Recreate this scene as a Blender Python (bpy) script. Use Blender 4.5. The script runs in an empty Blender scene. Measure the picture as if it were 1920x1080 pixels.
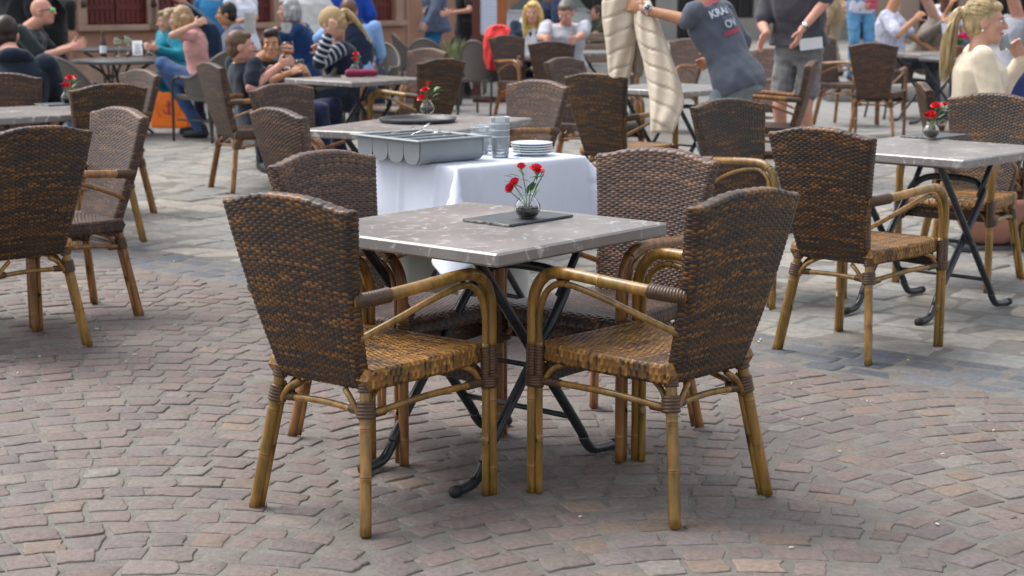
import bpy, math, random
import numpy as np
from mathutils import Vector, Matrix
R = math.radians
S = bpy.context.scene
rng = np.random.default_rng(7)
random.seed(7)

# ------------------------------------------------------------------ camera, world, sun, exposure
CAM_H, PITCH, FPX = 1.4555, 0.1769, 3183.9
cd = bpy.data.cameras.new('camera'); cam = bpy.data.objects.new('camera', cd)
S.collection.objects.link(cam); S.camera = cam
cam.location = (0, 0, CAM_H); cam.rotation_euler = (math.pi/2 - PITCH, 0, 0)
cd.sensor_width = 36; cd.lens = 36*FPX/1920; cd.clip_start = .1; cd.clip_end = 600
cd.dof.use_dof = True; cd.dof.focus_distance = 4.95; cd.dof.aperture_fstop = 5.6

W = bpy.data.worlds.new('World'); S.world = W; W.use_nodes = True
nt = W.node_tree; nt.nodes.clear()
sky = nt.nodes.new('ShaderNodeTexSky'); sky.sky_type = 'NISHITA'; sky.sun_disc = False
SUN_EL, SUN_AZ = R(58), R(-60)      # azimuth measured from +Y towards +X
sky.sun_elevation = SUN_EL; sky.sun_rotation = SUN_AZ
sky.dust_density = 3.0; sky.air_density = 1.0; sky.ozone_density = 1.0
hs = nt.nodes.new('ShaderNodeHueSaturation'); hs.inputs['Saturation'].default_value = .28
bg = nt.nodes.new('ShaderNodeBackground'); bg.inputs['Strength'].default_value = .15
wo = nt.nodes.new('ShaderNodeOutputWorld')
nt.links.new(sky.outputs[0], hs.inputs['Color']); nt.links.new(hs.outputs[0], bg.inputs[0]); nt.links.new(bg.outputs[0], wo.inputs[0])
sd = bpy.data.lights.new('sun', 'SUN'); so = bpy.data.objects.new('sun', sd); S.collection.objects.link(so)
sd.energy = 1.1; sd.angle = R(40); sd.color = (1, .97, .93)
dirv = Vector((math.sin(SUN_AZ)*math.cos(SUN_EL), math.cos(SUN_AZ)*math.cos(SUN_EL), math.sin(SUN_EL)))
so.rotation_euler = (-dirv).to_track_quat('-Z', 'Y').to_euler()
S.view_settings.view_transform = 'Standard'; S.view_settings.look = 'None'
S.view_settings.exposure = 1.16; S.view_settings.gamma = 1.0
try: S.cycles.max_bounces = 8; S.cycles.use_denoising = True
except Exception: pass

# ------------------------------------------------------------------ picture point -> place
def P3(px, py, Y):
    """the point at distance Y along the ground seen at photo pixel (px, py)"""
    u, v = (px-960)/FPX, (py-540)/FPX
    c, s = math.cos(PITCH), math.sin(PITCH)
    dy, dz = c - v*s, -s - v*c
    return np.array([u*Y/dy, Y, CAM_H + dz*Y/dy])
def G2(px, py, z=0.0):
    u, v = (px-960)/FPX, (py-540)/FPX
    c, s = math.cos(PITCH), math.sin(PITCH)
    dy, dz = c - v*s, -s - v*c
    t = (z-CAM_H)/dz
    return np.array([u*t, dy*t, z])

# ------------------------------------------------------------------ mesh helpers
def nrm(v):
    v = np.asarray(v, float); return v/(np.linalg.norm(v)+1e-12)
class MB:
    def __init__(s): s.v = []; s.f = []; s.m = []; s.n = 0; s.c = []
    def add(s, V, F, mat=0, col=None):
        V = np.asarray(V, float)
        s.v.append(V); s.f += [tuple(int(i)+s.n for i in f) for f in F]; s.m += [mat]*len(F)
        if col is None: col = (1, 1, 1)
        col = np.asarray(col, float)
        if col.ndim == 1: col = np.repeat(col[None], len(V), 0)
        s.c.append(col); s.n += len(V); return s
    def mesh(s, name, mats, smooth=True, colors=False):
        me = bpy.data.meshes.new(name)
        V = np.concatenate(s.v) if s.v else np.zeros((0, 3))
        me.from_pydata(V.tolist(), [], s.f)
        for m in (mats if isinstance(mats, (list, tuple)) else [mats]): me.materials.append(m)
        if len(me.materials) > 1: me.polygons.foreach_set('material_index', s.m)
        if smooth: me.polygons.foreach_set('use_smooth', [True]*len(me.polygons))
        if colors:
            a = me.color_attributes.new('Col', 'FLOAT_COLOR', 'POINT')
            C = np.concatenate(s.c); C = np.concatenate([C, np.ones((len(C), 1))], 1)
            a.data.foreach_set('color', C.astype(np.float32).ravel())
        me.update(); return me
    def build(s, name, mats, parent=None, smooth=True, colors=False, loc=None):
        return link(name, s.mesh(name, mats, smooth, colors), parent, loc)
    # --- shapes
    def box(s, c, size, rz=0, mat=0, bev=0, col=None):
        hx, hy, hz = [a/2 for a in size]
        if bev:
            b = min(bev, hx*.9, hy*.9, hz*.9); V = []; F = []
            for sx in (-1, 1):
                for sy in (-1, 1):
                    for sz in (-1, 1):
                        V += [(sx*hx, sy*(hy-b), sz*(hz-b)), (sx*(hx-b), sy*hy, sz*(hz-b)), (sx*(hx-b), sy*(hy-b), sz*hz)]
            V = np.array(V)
            id = lambda x, y, z, k: ((x*2+y)*2+z)*3+k
            for x in (0, 1): F.append([id(x,0,0,0), id(x,1,0,0), id(x,1,1,0), id(x,0,1,0)][::1 if x else -1])
            for y in (0, 1): F.append([id(0,y,0,1), id(1,y,0,1), id(1,y,1,1), id(0,y,1,1)][::-1 if y else 1])
            for z in (0, 1): F.append([id(0,0,z,2), id(1,0,z,2), id(1,1,z,2), id(0,1,z,2)][::1 if z else -1])
            for a in (0, 1):
                for b2 in (0, 1):
                    fl = 1 if (a ^ b2) else -1
                    F.append([id(a,b2,0,0), id(a,b2,1,0), id(a,b2,1,1), id(a,b2,0,1)][::fl])
                    F.append([id(a,0,b2,0), id(a,1,b2,0), id(a,1,b2,2), id(a,0,b2,2)][::-fl])
                    F.append([id(0,a,b2,1), id(1,a,b2,1), id(1,a,b2,2), id(0,a,b2,2)][::fl])
            for x in (0, 1):
                for y in (0, 1):
                    for z in (0, 1):
                        f = [id(x,y,z,0), id(x,y,z,1), id(x,y,z,2)]
                        F.append(f if (x+y+z) % 2 else f[::-1])
        else:
            V = np.array([(x*hx, y*hy, z*hz) for x in (-1, 1) for y in (-1, 1) for z in (-1, 1)])
            F = [(0,1,3,2), (4,6,7,5), (0,4,5,1), (2,3,7,6), (0,2,6,4), (1,5,7,3)]
        c_, s_ = math.cos(rz), math.sin(rz)
        V = V @ np.array([[c_, s_, 0], [-s_, c_, 0], [0, 0, 1]]) + np.asarray(c, float)
        return s.add(V, F, mat, col)
    def rings(s, L, cap0=True, cap1=True, mat=0, col=None, closed=True):
        """L: list of rings (n x 3)"""
        n = len(L[0]); V = np.concatenate(L); F = []
        for i in range(len(L)-1):
            for j in range(n if closed else n-1):
                k = (j+1) % n
                F.append((i*n+j, i*n+k, (i+1)*n+k, (i+1)*n+j))
        if cap0: F.append(tuple(range(n))[::-1])
        if cap1: F.append(tuple(range((len(L)-1)*n, len(L)*n)))
        return s.add(V, F, mat, col)
    def tube(s, pts, r, n=10, mat=0, cap=True, col=None, round_end=False):
        pts = np.asarray(pts, float); m = len(pts)
        r = np.full(m, r, float) if np.isscalar(r) else np.asarray(r, float)
        T = np.gradient(pts, axis=0); T /= np.linalg.norm(T, axis=1)[:, None]+1e-12
        a = np.array([0, 0, 1.]) if abs(T[0][2]) < .9 else np.array([1., 0, 0])
        u = nrm(np.cross(T[0], a)); L = []; an = np.arange(n)*2*math.pi/n
        for i in range(m):
            u = nrm(u - T[i]*np.dot(u, T[i])); w = np.cross(T[i], u)
            L.append(pts[i] + r[i]*(np.cos(an)[:, None]*u + np.sin(an)[:, None]*w))
        if round_end:
            pre = [pts[0]+(L[0]-pts[0])*k - T[0]*r[0]*q for k, q in ((.35, .94), (.75, .66))]
            post = [pts[-1]+(L[-1]-pts[-1])*k + T[-1]*r[-1]*q for k, q in ((.75, .66), (.35, .94))]
            L = pre+L+post
        cc = None
        if col is not None and np.asarray(col).ndim == 2: cc = np.repeat(np.asarray(col), n, 0)
        elif col is not None: cc = col
        return s.rings(L, cap, cap, mat, cc)
    def lathe(s, prof, c=(0, 0, 0), n=24, mat=0, cap0=True, cap1=True, col=None):
        an = np.arange(n)*2*math.pi/n
        L = [np.stack([c[0]+r*np.cos(an), c[1]+r*np.sin(an), np.full(n, c[2]+z)], 1) for r, z in prof]
        return s.rings(L, cap0, cap1, mat, col)
    def ell(s, c, rad, M=None, n=16, m=10, mat=0, col=None):
        V = []; F = []
        for i in range(1, m):
            t = math.pi*i/m
            for j in range(n):
                p = 2*math.pi*j/n; V.append((math.sin(t)*math.cos(p), math.sin(t)*math.sin(p), -math.cos(t)))
        V = [(0, 0, -1)] + V + [(0, 0, 1)]
        for j in range(n):
            k = (j+1) % n
            F.append((0, 1+k, 1+j)); F.append((len(V)-1, 1+(m-2)*n+j, 1+(m-2)*n+k))
            for i in range(m-2): F.append((1+i*n+j, 1+i*n+k, 1+(i+1)*n+k, 1+(i+1)*n+j))
        V = np.array(V)*np.asarray(rad, float)
        if M is not None: V = V @ np.asarray(M).T
        return s.add(V+np.asarray(c, float), F, mat, col)
    def cap(s, p, q, r1, r2, n=14, mat=0):
        p, q = np.asarray(p, float), np.asarray(q, float); d = nrm(q-p)
        L = []; R_ = []
        for a in (-80, -50, -20): L.append(p+d*r1*math.sin(R(a))); R_.append(r1*math.cos(R(a)))
        for t in (0, .25, .5, .75, 1): L.append(p+(q-p)*t); R_.append(r1+(r2-r1)*t)
        for a in (20, 50, 80): L.append(q+d*r2*math.sin(R(a))); R_.append(r2*math.cos(R(a)))
        return s.tube(L, R_, n, mat)
    def patch(s, g, mat=0, col=None):
        """g: (a,b,3) grid of points"""
        a, b, _ = g.shape
        F = [(i*b+j, i*b+j+1, (i+1)*b+j+1, (i+1)*b+j) for i in range(a-1) for j in range(b-1)]
        return s.add(g.reshape(-1, 3), F, mat, col)

def link(name, me, parent=None, loc=None):
    o = bpy.data.objects.new(name, me); S.collection.objects.link(o)
    if parent is not None: o.parent = parent
    if loc is not None: o.location = tuple(loc)
    return o
def tag(o, label=None, cat=None, group=None, kind=None):
    for k, v in (('label', label), ('category', cat), ('group', group), ('kind', kind)):
        if v: o[k] = v
    return o
def empty(name, loc=(0, 0, 0), rz=0, label=None, cat=None, group=None):
    o = bpy.data.objects.new(name, None); S.collection.objects.link(o)
    o.empty_display_size = .1; o.location = tuple(loc); o.rotation_euler = (0, 0, rz)
    return tag(o, label, cat, group)
KIDS = {}
def kids(o): return [c for c in S.collection.objects if c.parent == o]
def index_kids():
    KIDS.clear()
    for c in S.collection.objects:
        if c.parent: KIDS.setdefault(c.parent.name, []).append(c)
def copy_tree(o, parent=None):
    c = o.copy(); S.collection.objects.link(c)
    if parent is not None: c.parent = parent
    for k in KIDS.get(o.name, []): copy_tree(k, c)
    return c
def bez(P, n=12):
    """Catmull-Rom through points"""
    P = np.asarray(P, float); Q = np.vstack([2*P[0]-P[1], P, 2*P[-1]-P[-2]]); out = []
    for i in range(1, len(Q)-2):
        for t in np.linspace(0, 1, n, endpoint=False):
            a, b, c, d = Q[i-1:i+3]
            out.append(.5*((2*b)+(-a+c)*t+(2*a-5*b+4*c-d)*t*t+(-a+3*b-3*c+d)*t**3))
    out.append(P[-1]); return np.array(out)

# ------------------------------------------------------------------ materials
def mat(name, col=(.5, .5, .5), rough=.6, metal=0, var=.0, scale=8, bump=0, bscale=60, attr=False, spec=.5, trans=0, ior=1.45,
        col2=None, sheen=0, stretch=None, rnd=0, sss=0, coat=0, detail=4, rvar=0):
    m = bpy.data.materials.new(name); m.use_nodes = True; t = m.node_tree; b = t.nodes['Principled BSDF']
    N = t.nodes.new; Lk = t.links.new
    b.inputs['Roughness'].default_value = rough; b.inputs['Metallic'].default_value = metal
    b.inputs['Specular IOR Level'].default_value = spec; b.inputs['IOR'].default_value = ior
    if trans: b.inputs['Transmission Weight'].default_value = trans
    if sheen: b.inputs['Sheen Weight'].default_value = sheen
    if coat: b.inputs['Coat Weight'].default_value = coat; b.inputs['Coat Roughness'].default_value = .2
    if sss:
        b.inputs['Subsurface Weight'].default_value = sss; b.inputs['Subsurface Radius'].default_value = (.012, .005, .003)
        b.inputs['Subsurface Scale'].default_value = .6
    tc = N('ShaderNodeTexCoord'); src = tc.outputs['Object']
    if stretch:
        mp = N('ShaderNodeMapping'); mp.inputs['Scale'].default_value = stretch; Lk(src, mp.inputs[0]); src = mp.outputs[0]
    if attr:
        a = N('ShaderNodeAttribute'); a.attribute_name = 'Col'; cur = a.outputs['Color']
    else:
        r = N('ShaderNodeRGB'); r.outputs[0].default_value = (*col, 1); cur = r.outputs[0]
    if var or col2:
        n = N('ShaderNodeTexNoise'); n.inputs['Scale'].default_value = scale; n.inputs['Detail'].default_value = detail; n.inputs['Roughness'].default_value = .6
        Lk(src, n.inputs['Vector'])
        rp = N('ShaderNodeMapRange'); rp.inputs[1].default_value = .3; rp.inputs[2].default_value = .7; Lk(n.outputs['Fac'], rp.inputs[0])
        mx = N('ShaderNodeMix'); mx.data_type = 'RGBA'
        if col2:
            Lk(rp.outputs[0], mx.inputs[0]); Lk(cur, mx.inputs[6]); mx.inputs[7].default_value = (*col2, 1)
        else:
            mx.blend_type = 'MULTIPLY'; mx.inputs[0].default_value = 1
            r2 = N('ShaderNodeMapRange'); r2.inputs[3].default_value = 1-var; r2.inputs[4].default_value = 1+var; Lk(rp.outputs[0], r2.inputs[0])
            Lk(cur, mx.inputs[6]); Lk(r2.outputs[0], mx.inputs[7])
        cur = mx.outputs[2]
        if rvar:
            r3 = N('ShaderNodeMapRange'); r3.inputs[3].default_value = rough-rvar; r3.inputs[4].default_value = rough+rvar; Lk(rp.outputs[0], r3.inputs[0]); Lk(r3.outputs[0], b.inputs['Roughness'])
    if rnd:
        oi = N('ShaderNodeObjectInfo'); h = N('ShaderNodeHueSaturation')
        r4 = N('ShaderNodeMapRange'); r4.inputs[3].default_value = 1-rnd; r4.inputs[4].default_value = 1+rnd; Lk(oi.outputs['Random'], r4.inputs[0])
        Lk(r4.outputs[0], h.inputs['Value']); Lk(cur, h.inputs['Color']); cur = h.outputs[0]
    Lk(cur, b.inputs['Base Color'])
    if bump:
        n2 = N('ShaderNodeTexNoise'); n2.inputs['Scale'].default_value = bscale; n2.inputs['Detail'].default_value = 5; Lk(src, n2.inputs['Vector'])
        bp = N('ShaderNodeBump'); bp.inputs['Strength'].default_value = bump; bp.inputs['Distance'].default_value = .01
        Lk(n2.outputs['Fac'], bp.inputs['Height']); Lk(bp.outputs[0], b.inputs['Normal'])
    return m
_fab = {}
def fabric(c, rough=.85, var=.12, sc=14, bump=.25, bs=220):
    k = tuple(round(x, 3) for x in c)+(rough, sc)
    if k not in _fab: _fab[k] = mat('fabric', c, rough, var=var, scale=sc, bump=bump, bscale=bs, spec=.25, sheen=.15)
    return _fab[k]
M_WEAVE = mat('woven_rattan', attr=True, rough=.40, spec=.4, rnd=.16, var=.12, scale=30)
M_WRAP = mat('rattan_binding', (.045, .026, .016), .4, col2=(.10, .05, .02), scale=40, stretch=(1, 1, 3), rnd=.1)
M_BAMBOO = mat('bamboo_cane', attr=True, rough=.30, var=.5, scale=10, stretch=(5, 5, .7), rnd=.14, spec=.5, detail=6, coat=.15)
M_TUBW = mat('grey_wicker', attr=True, rough=.55, rnd=.12)
M_TUBF = mat('dark_brown_metal', (.05, .042, .038), .45, rnd=.1)
M_STEEL = mat('blue_black_steel', (.018, .022, .028), .32, var=.3, scale=30, spec=.6, rvar=.1)
M_RUBBER = mat('black_rubber', (.012, .012, .013), .7)
M_GLASS = mat('clear_glass', (1, 1, 1), .02, trans=1, ior=1.45)
def thin_glass(name, tint, painted_refl):
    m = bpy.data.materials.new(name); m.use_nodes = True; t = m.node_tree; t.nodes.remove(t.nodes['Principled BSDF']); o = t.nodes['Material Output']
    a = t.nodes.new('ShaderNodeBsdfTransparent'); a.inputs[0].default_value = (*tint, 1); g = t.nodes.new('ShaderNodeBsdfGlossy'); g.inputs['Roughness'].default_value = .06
    d = t.nodes.new('ShaderNodeBsdfDiffuse'); d.inputs[0].default_value = (.75, .82, .85, 1); lw = t.nodes.new('ShaderNodeLayerWeight'); lw.inputs['Blend'].default_value = .38  # pale diffuse share paints cloudy reflections into the glass
    x = t.nodes.new('ShaderNodeMixShader'); y = t.nodes.new('ShaderNodeMixShader'); y.inputs[0].default_value = painted_refl
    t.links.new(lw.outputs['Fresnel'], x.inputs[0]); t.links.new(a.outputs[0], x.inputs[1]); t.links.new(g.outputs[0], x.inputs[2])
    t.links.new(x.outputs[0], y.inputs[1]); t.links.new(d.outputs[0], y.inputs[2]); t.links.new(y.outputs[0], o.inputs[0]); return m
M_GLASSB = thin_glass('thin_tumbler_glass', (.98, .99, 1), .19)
M_GRAVEL = mat('dark_gravel', (.02, .018, .016), .6, var=.5, scale=90)
M_RED = mat('red_petal', (.62, .012, .028), .5, var=.3, scale=60, sss=.1)
M_GREEN = mat('leaf_green', (.07, .17, .05), .5, var=.4, scale=40)
M_STEM = mat('stem_green', (.16, .26, .06), .5, var=.3, scale=40)
M_SLATE = mat('slate', (.055, .062, .068), .5, var=.25, scale=20, bump=.3, bscale=80)
M_SLATE_E = mat('chipped_slate_edge', (.42, .40, .34), .8, col2=(.03, .03, .03), scale=60)
M_LINEN = mat('white_linen', (.58, .615, .71), .75, var=.03, scale=12, bump=.12, bscale=400, sheen=.1)
M_TRAYG = mat('grey_plastic', (.235, .262, .278), .42, var=.06, scale=9)
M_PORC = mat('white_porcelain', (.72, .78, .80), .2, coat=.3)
M_CUTL = mat('steel_cutlery', (.7, .7, .7), .18, metal=1)
M_BTRAY = mat('black_tray', (.035, .038, .042), .4, var=.2, scale=6)
M_WHITE = mat('white_paper', (.75, .76, .8), .7)
M_WOOD = mat('weathered_wood', (.20, .15, .11), .7, var=.35, scale=6, stretch=(1, 12, 12))

# grey-brown table laminate with pale veins
def marble():
    m = bpy.data.materials.new('grey_stone_laminate'); m.use_nodes = True; t = m.node_tree; b = t.nodes['Principled BSDF']
    N = t.nodes.new; L = t.links.new
    tc = N('ShaderNodeTexCoord'); mp = N('ShaderNodeMapping'); oi = N('ShaderNodeObjectInfo')
    L(tc.outputs['Object'], mp.inputs[0])
    vm = N('ShaderNodeVectorMath'); vm.operation = 'SCALE'; vm.inputs[0].default_value = (31, 17, 0); L(oi.outputs['Random'], vm.inputs['Scale']); L(vm.outputs[0], mp.inputs['Location'])
    n1 = N('ShaderNodeTexNoise'); n1.inputs['Scale'].default_value = 3.2; n1.inputs['Detail'].default_value = 7; n1.inputs['Roughness'].default_value = .62; L(mp.outputs[0], n1.inputs[0])
    cr = N('ShaderNodeValToRGB'); e = cr.color_ramp.elements
    e[0].position = .32; e[0].color = (.155, .15, .147, 1); e[1].position = .70; e[1].color = (.285, .268, .258, 1)
    e2 = cr.color_ramp.elements.new(.5); e2.color = (.212, .194, .184, 1)
    L(n1.outputs['Fac'], cr.inputs[0])
    # warped voronoi edges = veins
    n2 = N('ShaderNodeTexNoise'); n2.inputs['Scale'].default_value = 5; n2.inputs['Detail'].default_value = 5; L(mp.outputs[0], n2.inputs[0])
    mx = N('ShaderNodeMix'); mx.data_type = 'RGBA'; mx.inputs[0].default_value = .17; L(mp.outputs[0], mx.inputs[6]); L(n2.outputs['Color'], mx.inputs[7])
    vo = N('ShaderNodeTexVoronoi'); vo.feature = 'DISTANCE_TO_EDGE'; vo.inputs['Scale'].default_value = 4.2; L(mx.outputs[2], vo.inputs[0])
    r1 = N('ShaderNodeMapRange'); r1.inputs[1].default_value = 0; r1.inputs[2].default_value = .018; r1.inputs[3].default_value = 1; r1.inputs[4].default_value = 0; L(vo.outputs['Distance'], r1.inputs[0])
    n3 = N('ShaderNodeTexNoise'); n3.inputs['Scale'].default_value = 4; n3.inputs['Detail'].default_value = 3; L(mp.outputs[0], n3.inputs[0])
    r2 = N('ShaderNodeMapRange'); r2.inputs[1].default_value = .5; r2.inputs[2].default_value = .66; L(n3.outputs['Fac'], r2.inputs[0])
    mu = N('ShaderNodeMath'); mu.operation = 'MULTIPLY'; L(r1.outputs[0], mu.inputs[0]); L(r2.outputs[0], mu.inputs[1])
    # short pale flecks
    mp2 = N('ShaderNodeMapping'); mp2.inputs['Scale'].default_value = (26, 44, 30); mp2.inputs['Rotation'].default_value = (0, 0, -.4); L(mx.outputs[2], mp2.inputs[0])
    n4 = N('ShaderNodeTexNoise'); n4.inputs['Scale'].default_value = 1; n4.inputs['Detail'].default_value = 3; L(mp2.outputs[0], n4.inputs[0])
    r3 = N('ShaderNodeMapRange'); r3.inputs[1].default_value = .58; r3.inputs[2].default_value = .70; r3.inputs[4].default_value = .75; L(n4.outputs['Fac'], r3.inputs[0])
    ma = N('ShaderNodeMath'); ma.operation = 'MAXIMUM'; L(mu.outputs[0], ma.inputs[0]); L(r3.outputs[0], ma.inputs[1])
    m2 = N('ShaderNodeMix'); m2.data_type = 'RGBA'; L(ma.outputs[0], m2.inputs[0]); L(cr.outputs[0], m2.inputs[6]); m2.inputs[7].default_value = (.55, .53, .5, 1)
    L(m2.outputs[2], b.inputs['Base Color']); b.inputs['Roughness'].default_value = .30; b.inputs['Specular IOR Level'].default_value = .6
    return m
M_MARBLE = marble()

# ------------------------------------------------------------------ ground
STRIP_N = np.array([.6, .8])          # across the dark strip
def stones(items, name, mtl, thick=.03, bev=.008, jit=.12, tilt=.003):
    """items: (cx, cy, ang, w, h, colour) irregular paving stones as one sheet of real stones"""
    n = len(items); A = np.array([i[:5] for i in items]); C = np.array([i[5] for i in items])
    base = np.array([(-1, -1), (-.33, -1), (.33, -1), (1, -1), (1, -.2), (1, .3), (1, 1), (.33, 1), (-.33, 1), (-1, 1), (-1, .3), (-1, -.3)])*.5
    k = len(base)
    j = rng.normal(0, jit*.5, (n, k, 2))
    for c in (0, 3, 6, 9): j[:, c] *= 1.15
    pts = (base[None]*(1, 1)+j*.55)*A[:, None, 3:5]
    shear = rng.normal(0, .09, n); pts[:, :, 0] += pts[:, :, 1]*shear[:, None]
    ins = pts*(1-2*bev/np.minimum(A[:, 3], A[:, 4])[:, None, None])
    top = pts*(1-4.2*bev/np.minimum(A[:, 3], A[:, 4])[:, None, None])
    z0 = rng.normal(0, tilt*.6, n); tx = rng.normal(0, tilt*7, n); ty = rng.normal(0, tilt*9, n)
    def ring(p, z):
        c, s = np.cos(A[:, 2])[:, None], np.sin(A[:, 2])[:, None]
        x = A[:, 0, None]+p[:, :, 0]*c-p[:, :, 1]*s; y = A[:, 1, None]+p[:, :, 0]*s+p[:, :, 1]*c
        zz = z+z0[:, None]+tx[:, None]*p[:, :, 0]+ty[:, None]*p[:, :, 1]
        return np.stack([x, y, zz], 2)
    Rg = [ring(pts, -thick), ring(pts, -bev), ring(ins, -bev*.28), ring(top, 0)]
    for q in Rg[2:]: q[:, :, 2] += rng.normal(0, .0007, q.shape[:2])
    ctr = top.mean(1, keepdims=True)
    Rg.append(ring(ctr, .0012))
    V = np.concatenate(Rg, 1); per = V.shape[1]; F = []
    tmpl = []
    for r in range(3):
        for i in range(k): tmpl.append((r*k+i, r*k+(i+1) % k, (r+1)*k+(i+1) % k, (r+1)*k+i))
    for i in range(k): tmpl.append((3*k+i, 3*k+(i+1) % k, 4*k))
    mb = MB(); cols = np.repeat(C, per, 0)
    for s in range(n): F += [tuple(a+s*per for a in f) for f in tmpl]
    mb.add(V.reshape(-1, 3), F, 0, cols)
    return tag(mb.build(name, mtl, smooth=True, colors=True), kind='structure')
def stone_col(kind):
    r = rng.random(); b = rng.normal(1, .085)
    if kind == 'red':
        c = (.158, .124, .111) if r < .42 else (.143, .120, .114) if r < .66 else (.160, .134, .119) if r < .85 else (.178, .136, .110) if r < .92 else (.16, .143, .128)
    elif kind == 'blue': c = (.095, .102, .115) if r < .6 else (.125, .128, .135) if r < .9 else (.15, .14, .135)
    else: c = (.222, .213, .193) if r < .5 else (.195, .194, .184) if r < .78 else (.25, .226, .195)
    return tuple(np.clip(np.array(c)*b, .02, .6))
M_SETT = mat('sett_stone', attr=True, rough=.72, var=.24, scale=55, bump=.35, bscale=70, spec=.35, detail=8)
M_SLAB = mat('granite_slab', attr=True, rough=.7, var=.26, scale=22, bump=.3, bscale=60, spec=.35, detail=8)
M_JOINT = mat('joint_sand', (.150, .138, .122), .9, var=.22, scale=14, bump=.5, bscale=90, detail=8)

items = []; Wc = 1.45; rot = R(12)
for col in range(-9, 10):
    off = rng.uniform(0, .1)
    for k in range(-10, 98):
        x = -Wc/2 + rng.uniform(0, .03)
        while x < Wc/2-.02:
            w = rng.uniform(.090, .158)
            if x+w > Wc/2-.03: w = Wc/2-x
            if w < .05: break
            u = x+w/2; sl = -4*.26*u/(Wc/2)**2*.5
            yy = k*.112+off+.26*(1-(u/(Wc/2))**2)+.010*math.sin(u*9+k*2.3)+rng.normal(0,.004)
            X = col*Wc+u; px = X*math.cos(rot)-yy*math.sin(rot)-.4; py = X*math.sin(rot)+yy*math.cos(rot)+.8
            ang = math.atan(sl)+rot+rng.normal(0, .03)
            if px*.6+py*.8 < 5.77 and 3.2 < py < 11.2 and abs(px) < 1.0+.40*py:
                items.append((px, py, ang, w-.010-rng.uniform(0,.014), .112*math.cos(math.atan(sl))-.010-rng.uniform(0,.016), stone_col('red')))
            x += w
stones(items, 'red_cobblestones', M_SETT, jit=.115, bev=.0026, tilt=.0016)
def rows(s0, s1, rh, l0, l1, kind, name, ylim, xmul, gap, mtl, jit, bev, ext=9):
    items = []; s = s0
    while s < s1-.02:
        h = rng.uniform(*rh)
        if s1-s-h < rh[0]*.7: h = s1-s
        t = -ext+rng.uniform(0, .3)
        while t < ext:
            l = rng.uniform(l0, l1)
            c = np.array([.8, -.6])*(t+l/2)+STRIP_N*(s+h/2)
            if 3.5 < c[1] < ylim and abs(c[0]) < 1.2+xmul*c[1]:
                items.append((c[0], c[1], math.atan2(-.6, .8)+rng.normal(0, .02), l-gap, h-gap, stone_col(kind)))
            t += l
        s += h
    stones(items, name, mtl, jit=jit, bev=bev)
rows(5.82, 6.28, (.10, .13), .13, .24, 'blue', 'dark_basalt_strip', 11.5, .40, .014, M_SETT, .09, .008)
rows(6.28, 13.5, (.19, .29), .20, .42, 'grey', 'granite_slabs', 16.5, .38, .013, M_SLAB, .05, .008, ext=14)
# bed of joint sand below the stones, with far paving as one sheet behind
mb = MB(); xs = np.linspace(-9, 9, 61); ys = np.linspace(1.5, 17.2, 61)
g = np.stack(np.meshgrid(xs, ys), 2); g = np.concatenate([g, np.full(g.shape[:2]+(1,), -.0038)], 2)
g[:, :, 2] += rng.normal(0, .0012, g.shape[:2])
mb.patch(g); tag(mb.build('joint_sand', M_JOINT), kind='structure')
def far_paving():
    m = bpy.data.materials.new('far_paving'); m.use_nodes = True; t = m.node_tree; b = t.nodes['Principled BSDF']; N = t.nodes.new; L = t.links.new
    tc = N('ShaderNodeTexCoord'); mp = N('ShaderNodeMapping'); mp.inputs['Rotation'].default_value = (0, 0, R(37)); L(tc.outputs['Object'], mp.inputs[0])
    br = N('ShaderNodeTexBrick'); br.inputs['Scale'].default_value = 1; br.inputs['Brick Width'].default_value = .36; br.inputs['Row Height'].default_value = .2; br.inputs['Mortar Size'].default_value = .012
    br.inputs['Color1'].default_value = (.21, .21, .2, 1); br.inputs['Color2'].default_value = (.26, .25, .235, 1); br.inputs['Mortar'].default_value = (.13, .125, .12, 1)
    L(mp.outputs[0], br.inputs[0])
    n = N('ShaderNodeTexNoise'); n.inputs['Scale'].default_value = .7; n.inputs['Detail'].default_value = 8; L(tc.outputs['Object'], n.inputs[0])
    mr = N('ShaderNodeMapRange'); mr.inputs[3].default_value = .7; mr.inputs[4].default_value = 1.3; L(n.outputs['Fac'], mr.inputs[0])
    mx = N('ShaderNodeMix'); mx.data_type = 'RGBA'; mx.blend_type = 'MULTIPLY'; mx.inputs[0].default_value = 1; L(br.outputs[0], mx.inputs[6]); L(mr.outputs[0], mx.inputs[7])
    L(mx.outputs[2], b.inputs['Base Color']); b.inputs['Roughness'].default_value = .75
    return m
mb = MB(); mb.patch(np.array([[(-250, -60, -.03), (250, -60, -.03)], [(-250, 300, -.03), (250, 300, -.03)]], float))
tag(mb.build('ground', M_JOINT), kind='structure')
mb = MB(); mb.patch(np.array([[(-90, 16.0, -.004), (90, 16.0, -.004)], [(-90, 120, -.004), (90, 120, -.004)]], float))
tag(mb.build('square_paving', far_paving()), kind='structure')

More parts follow.
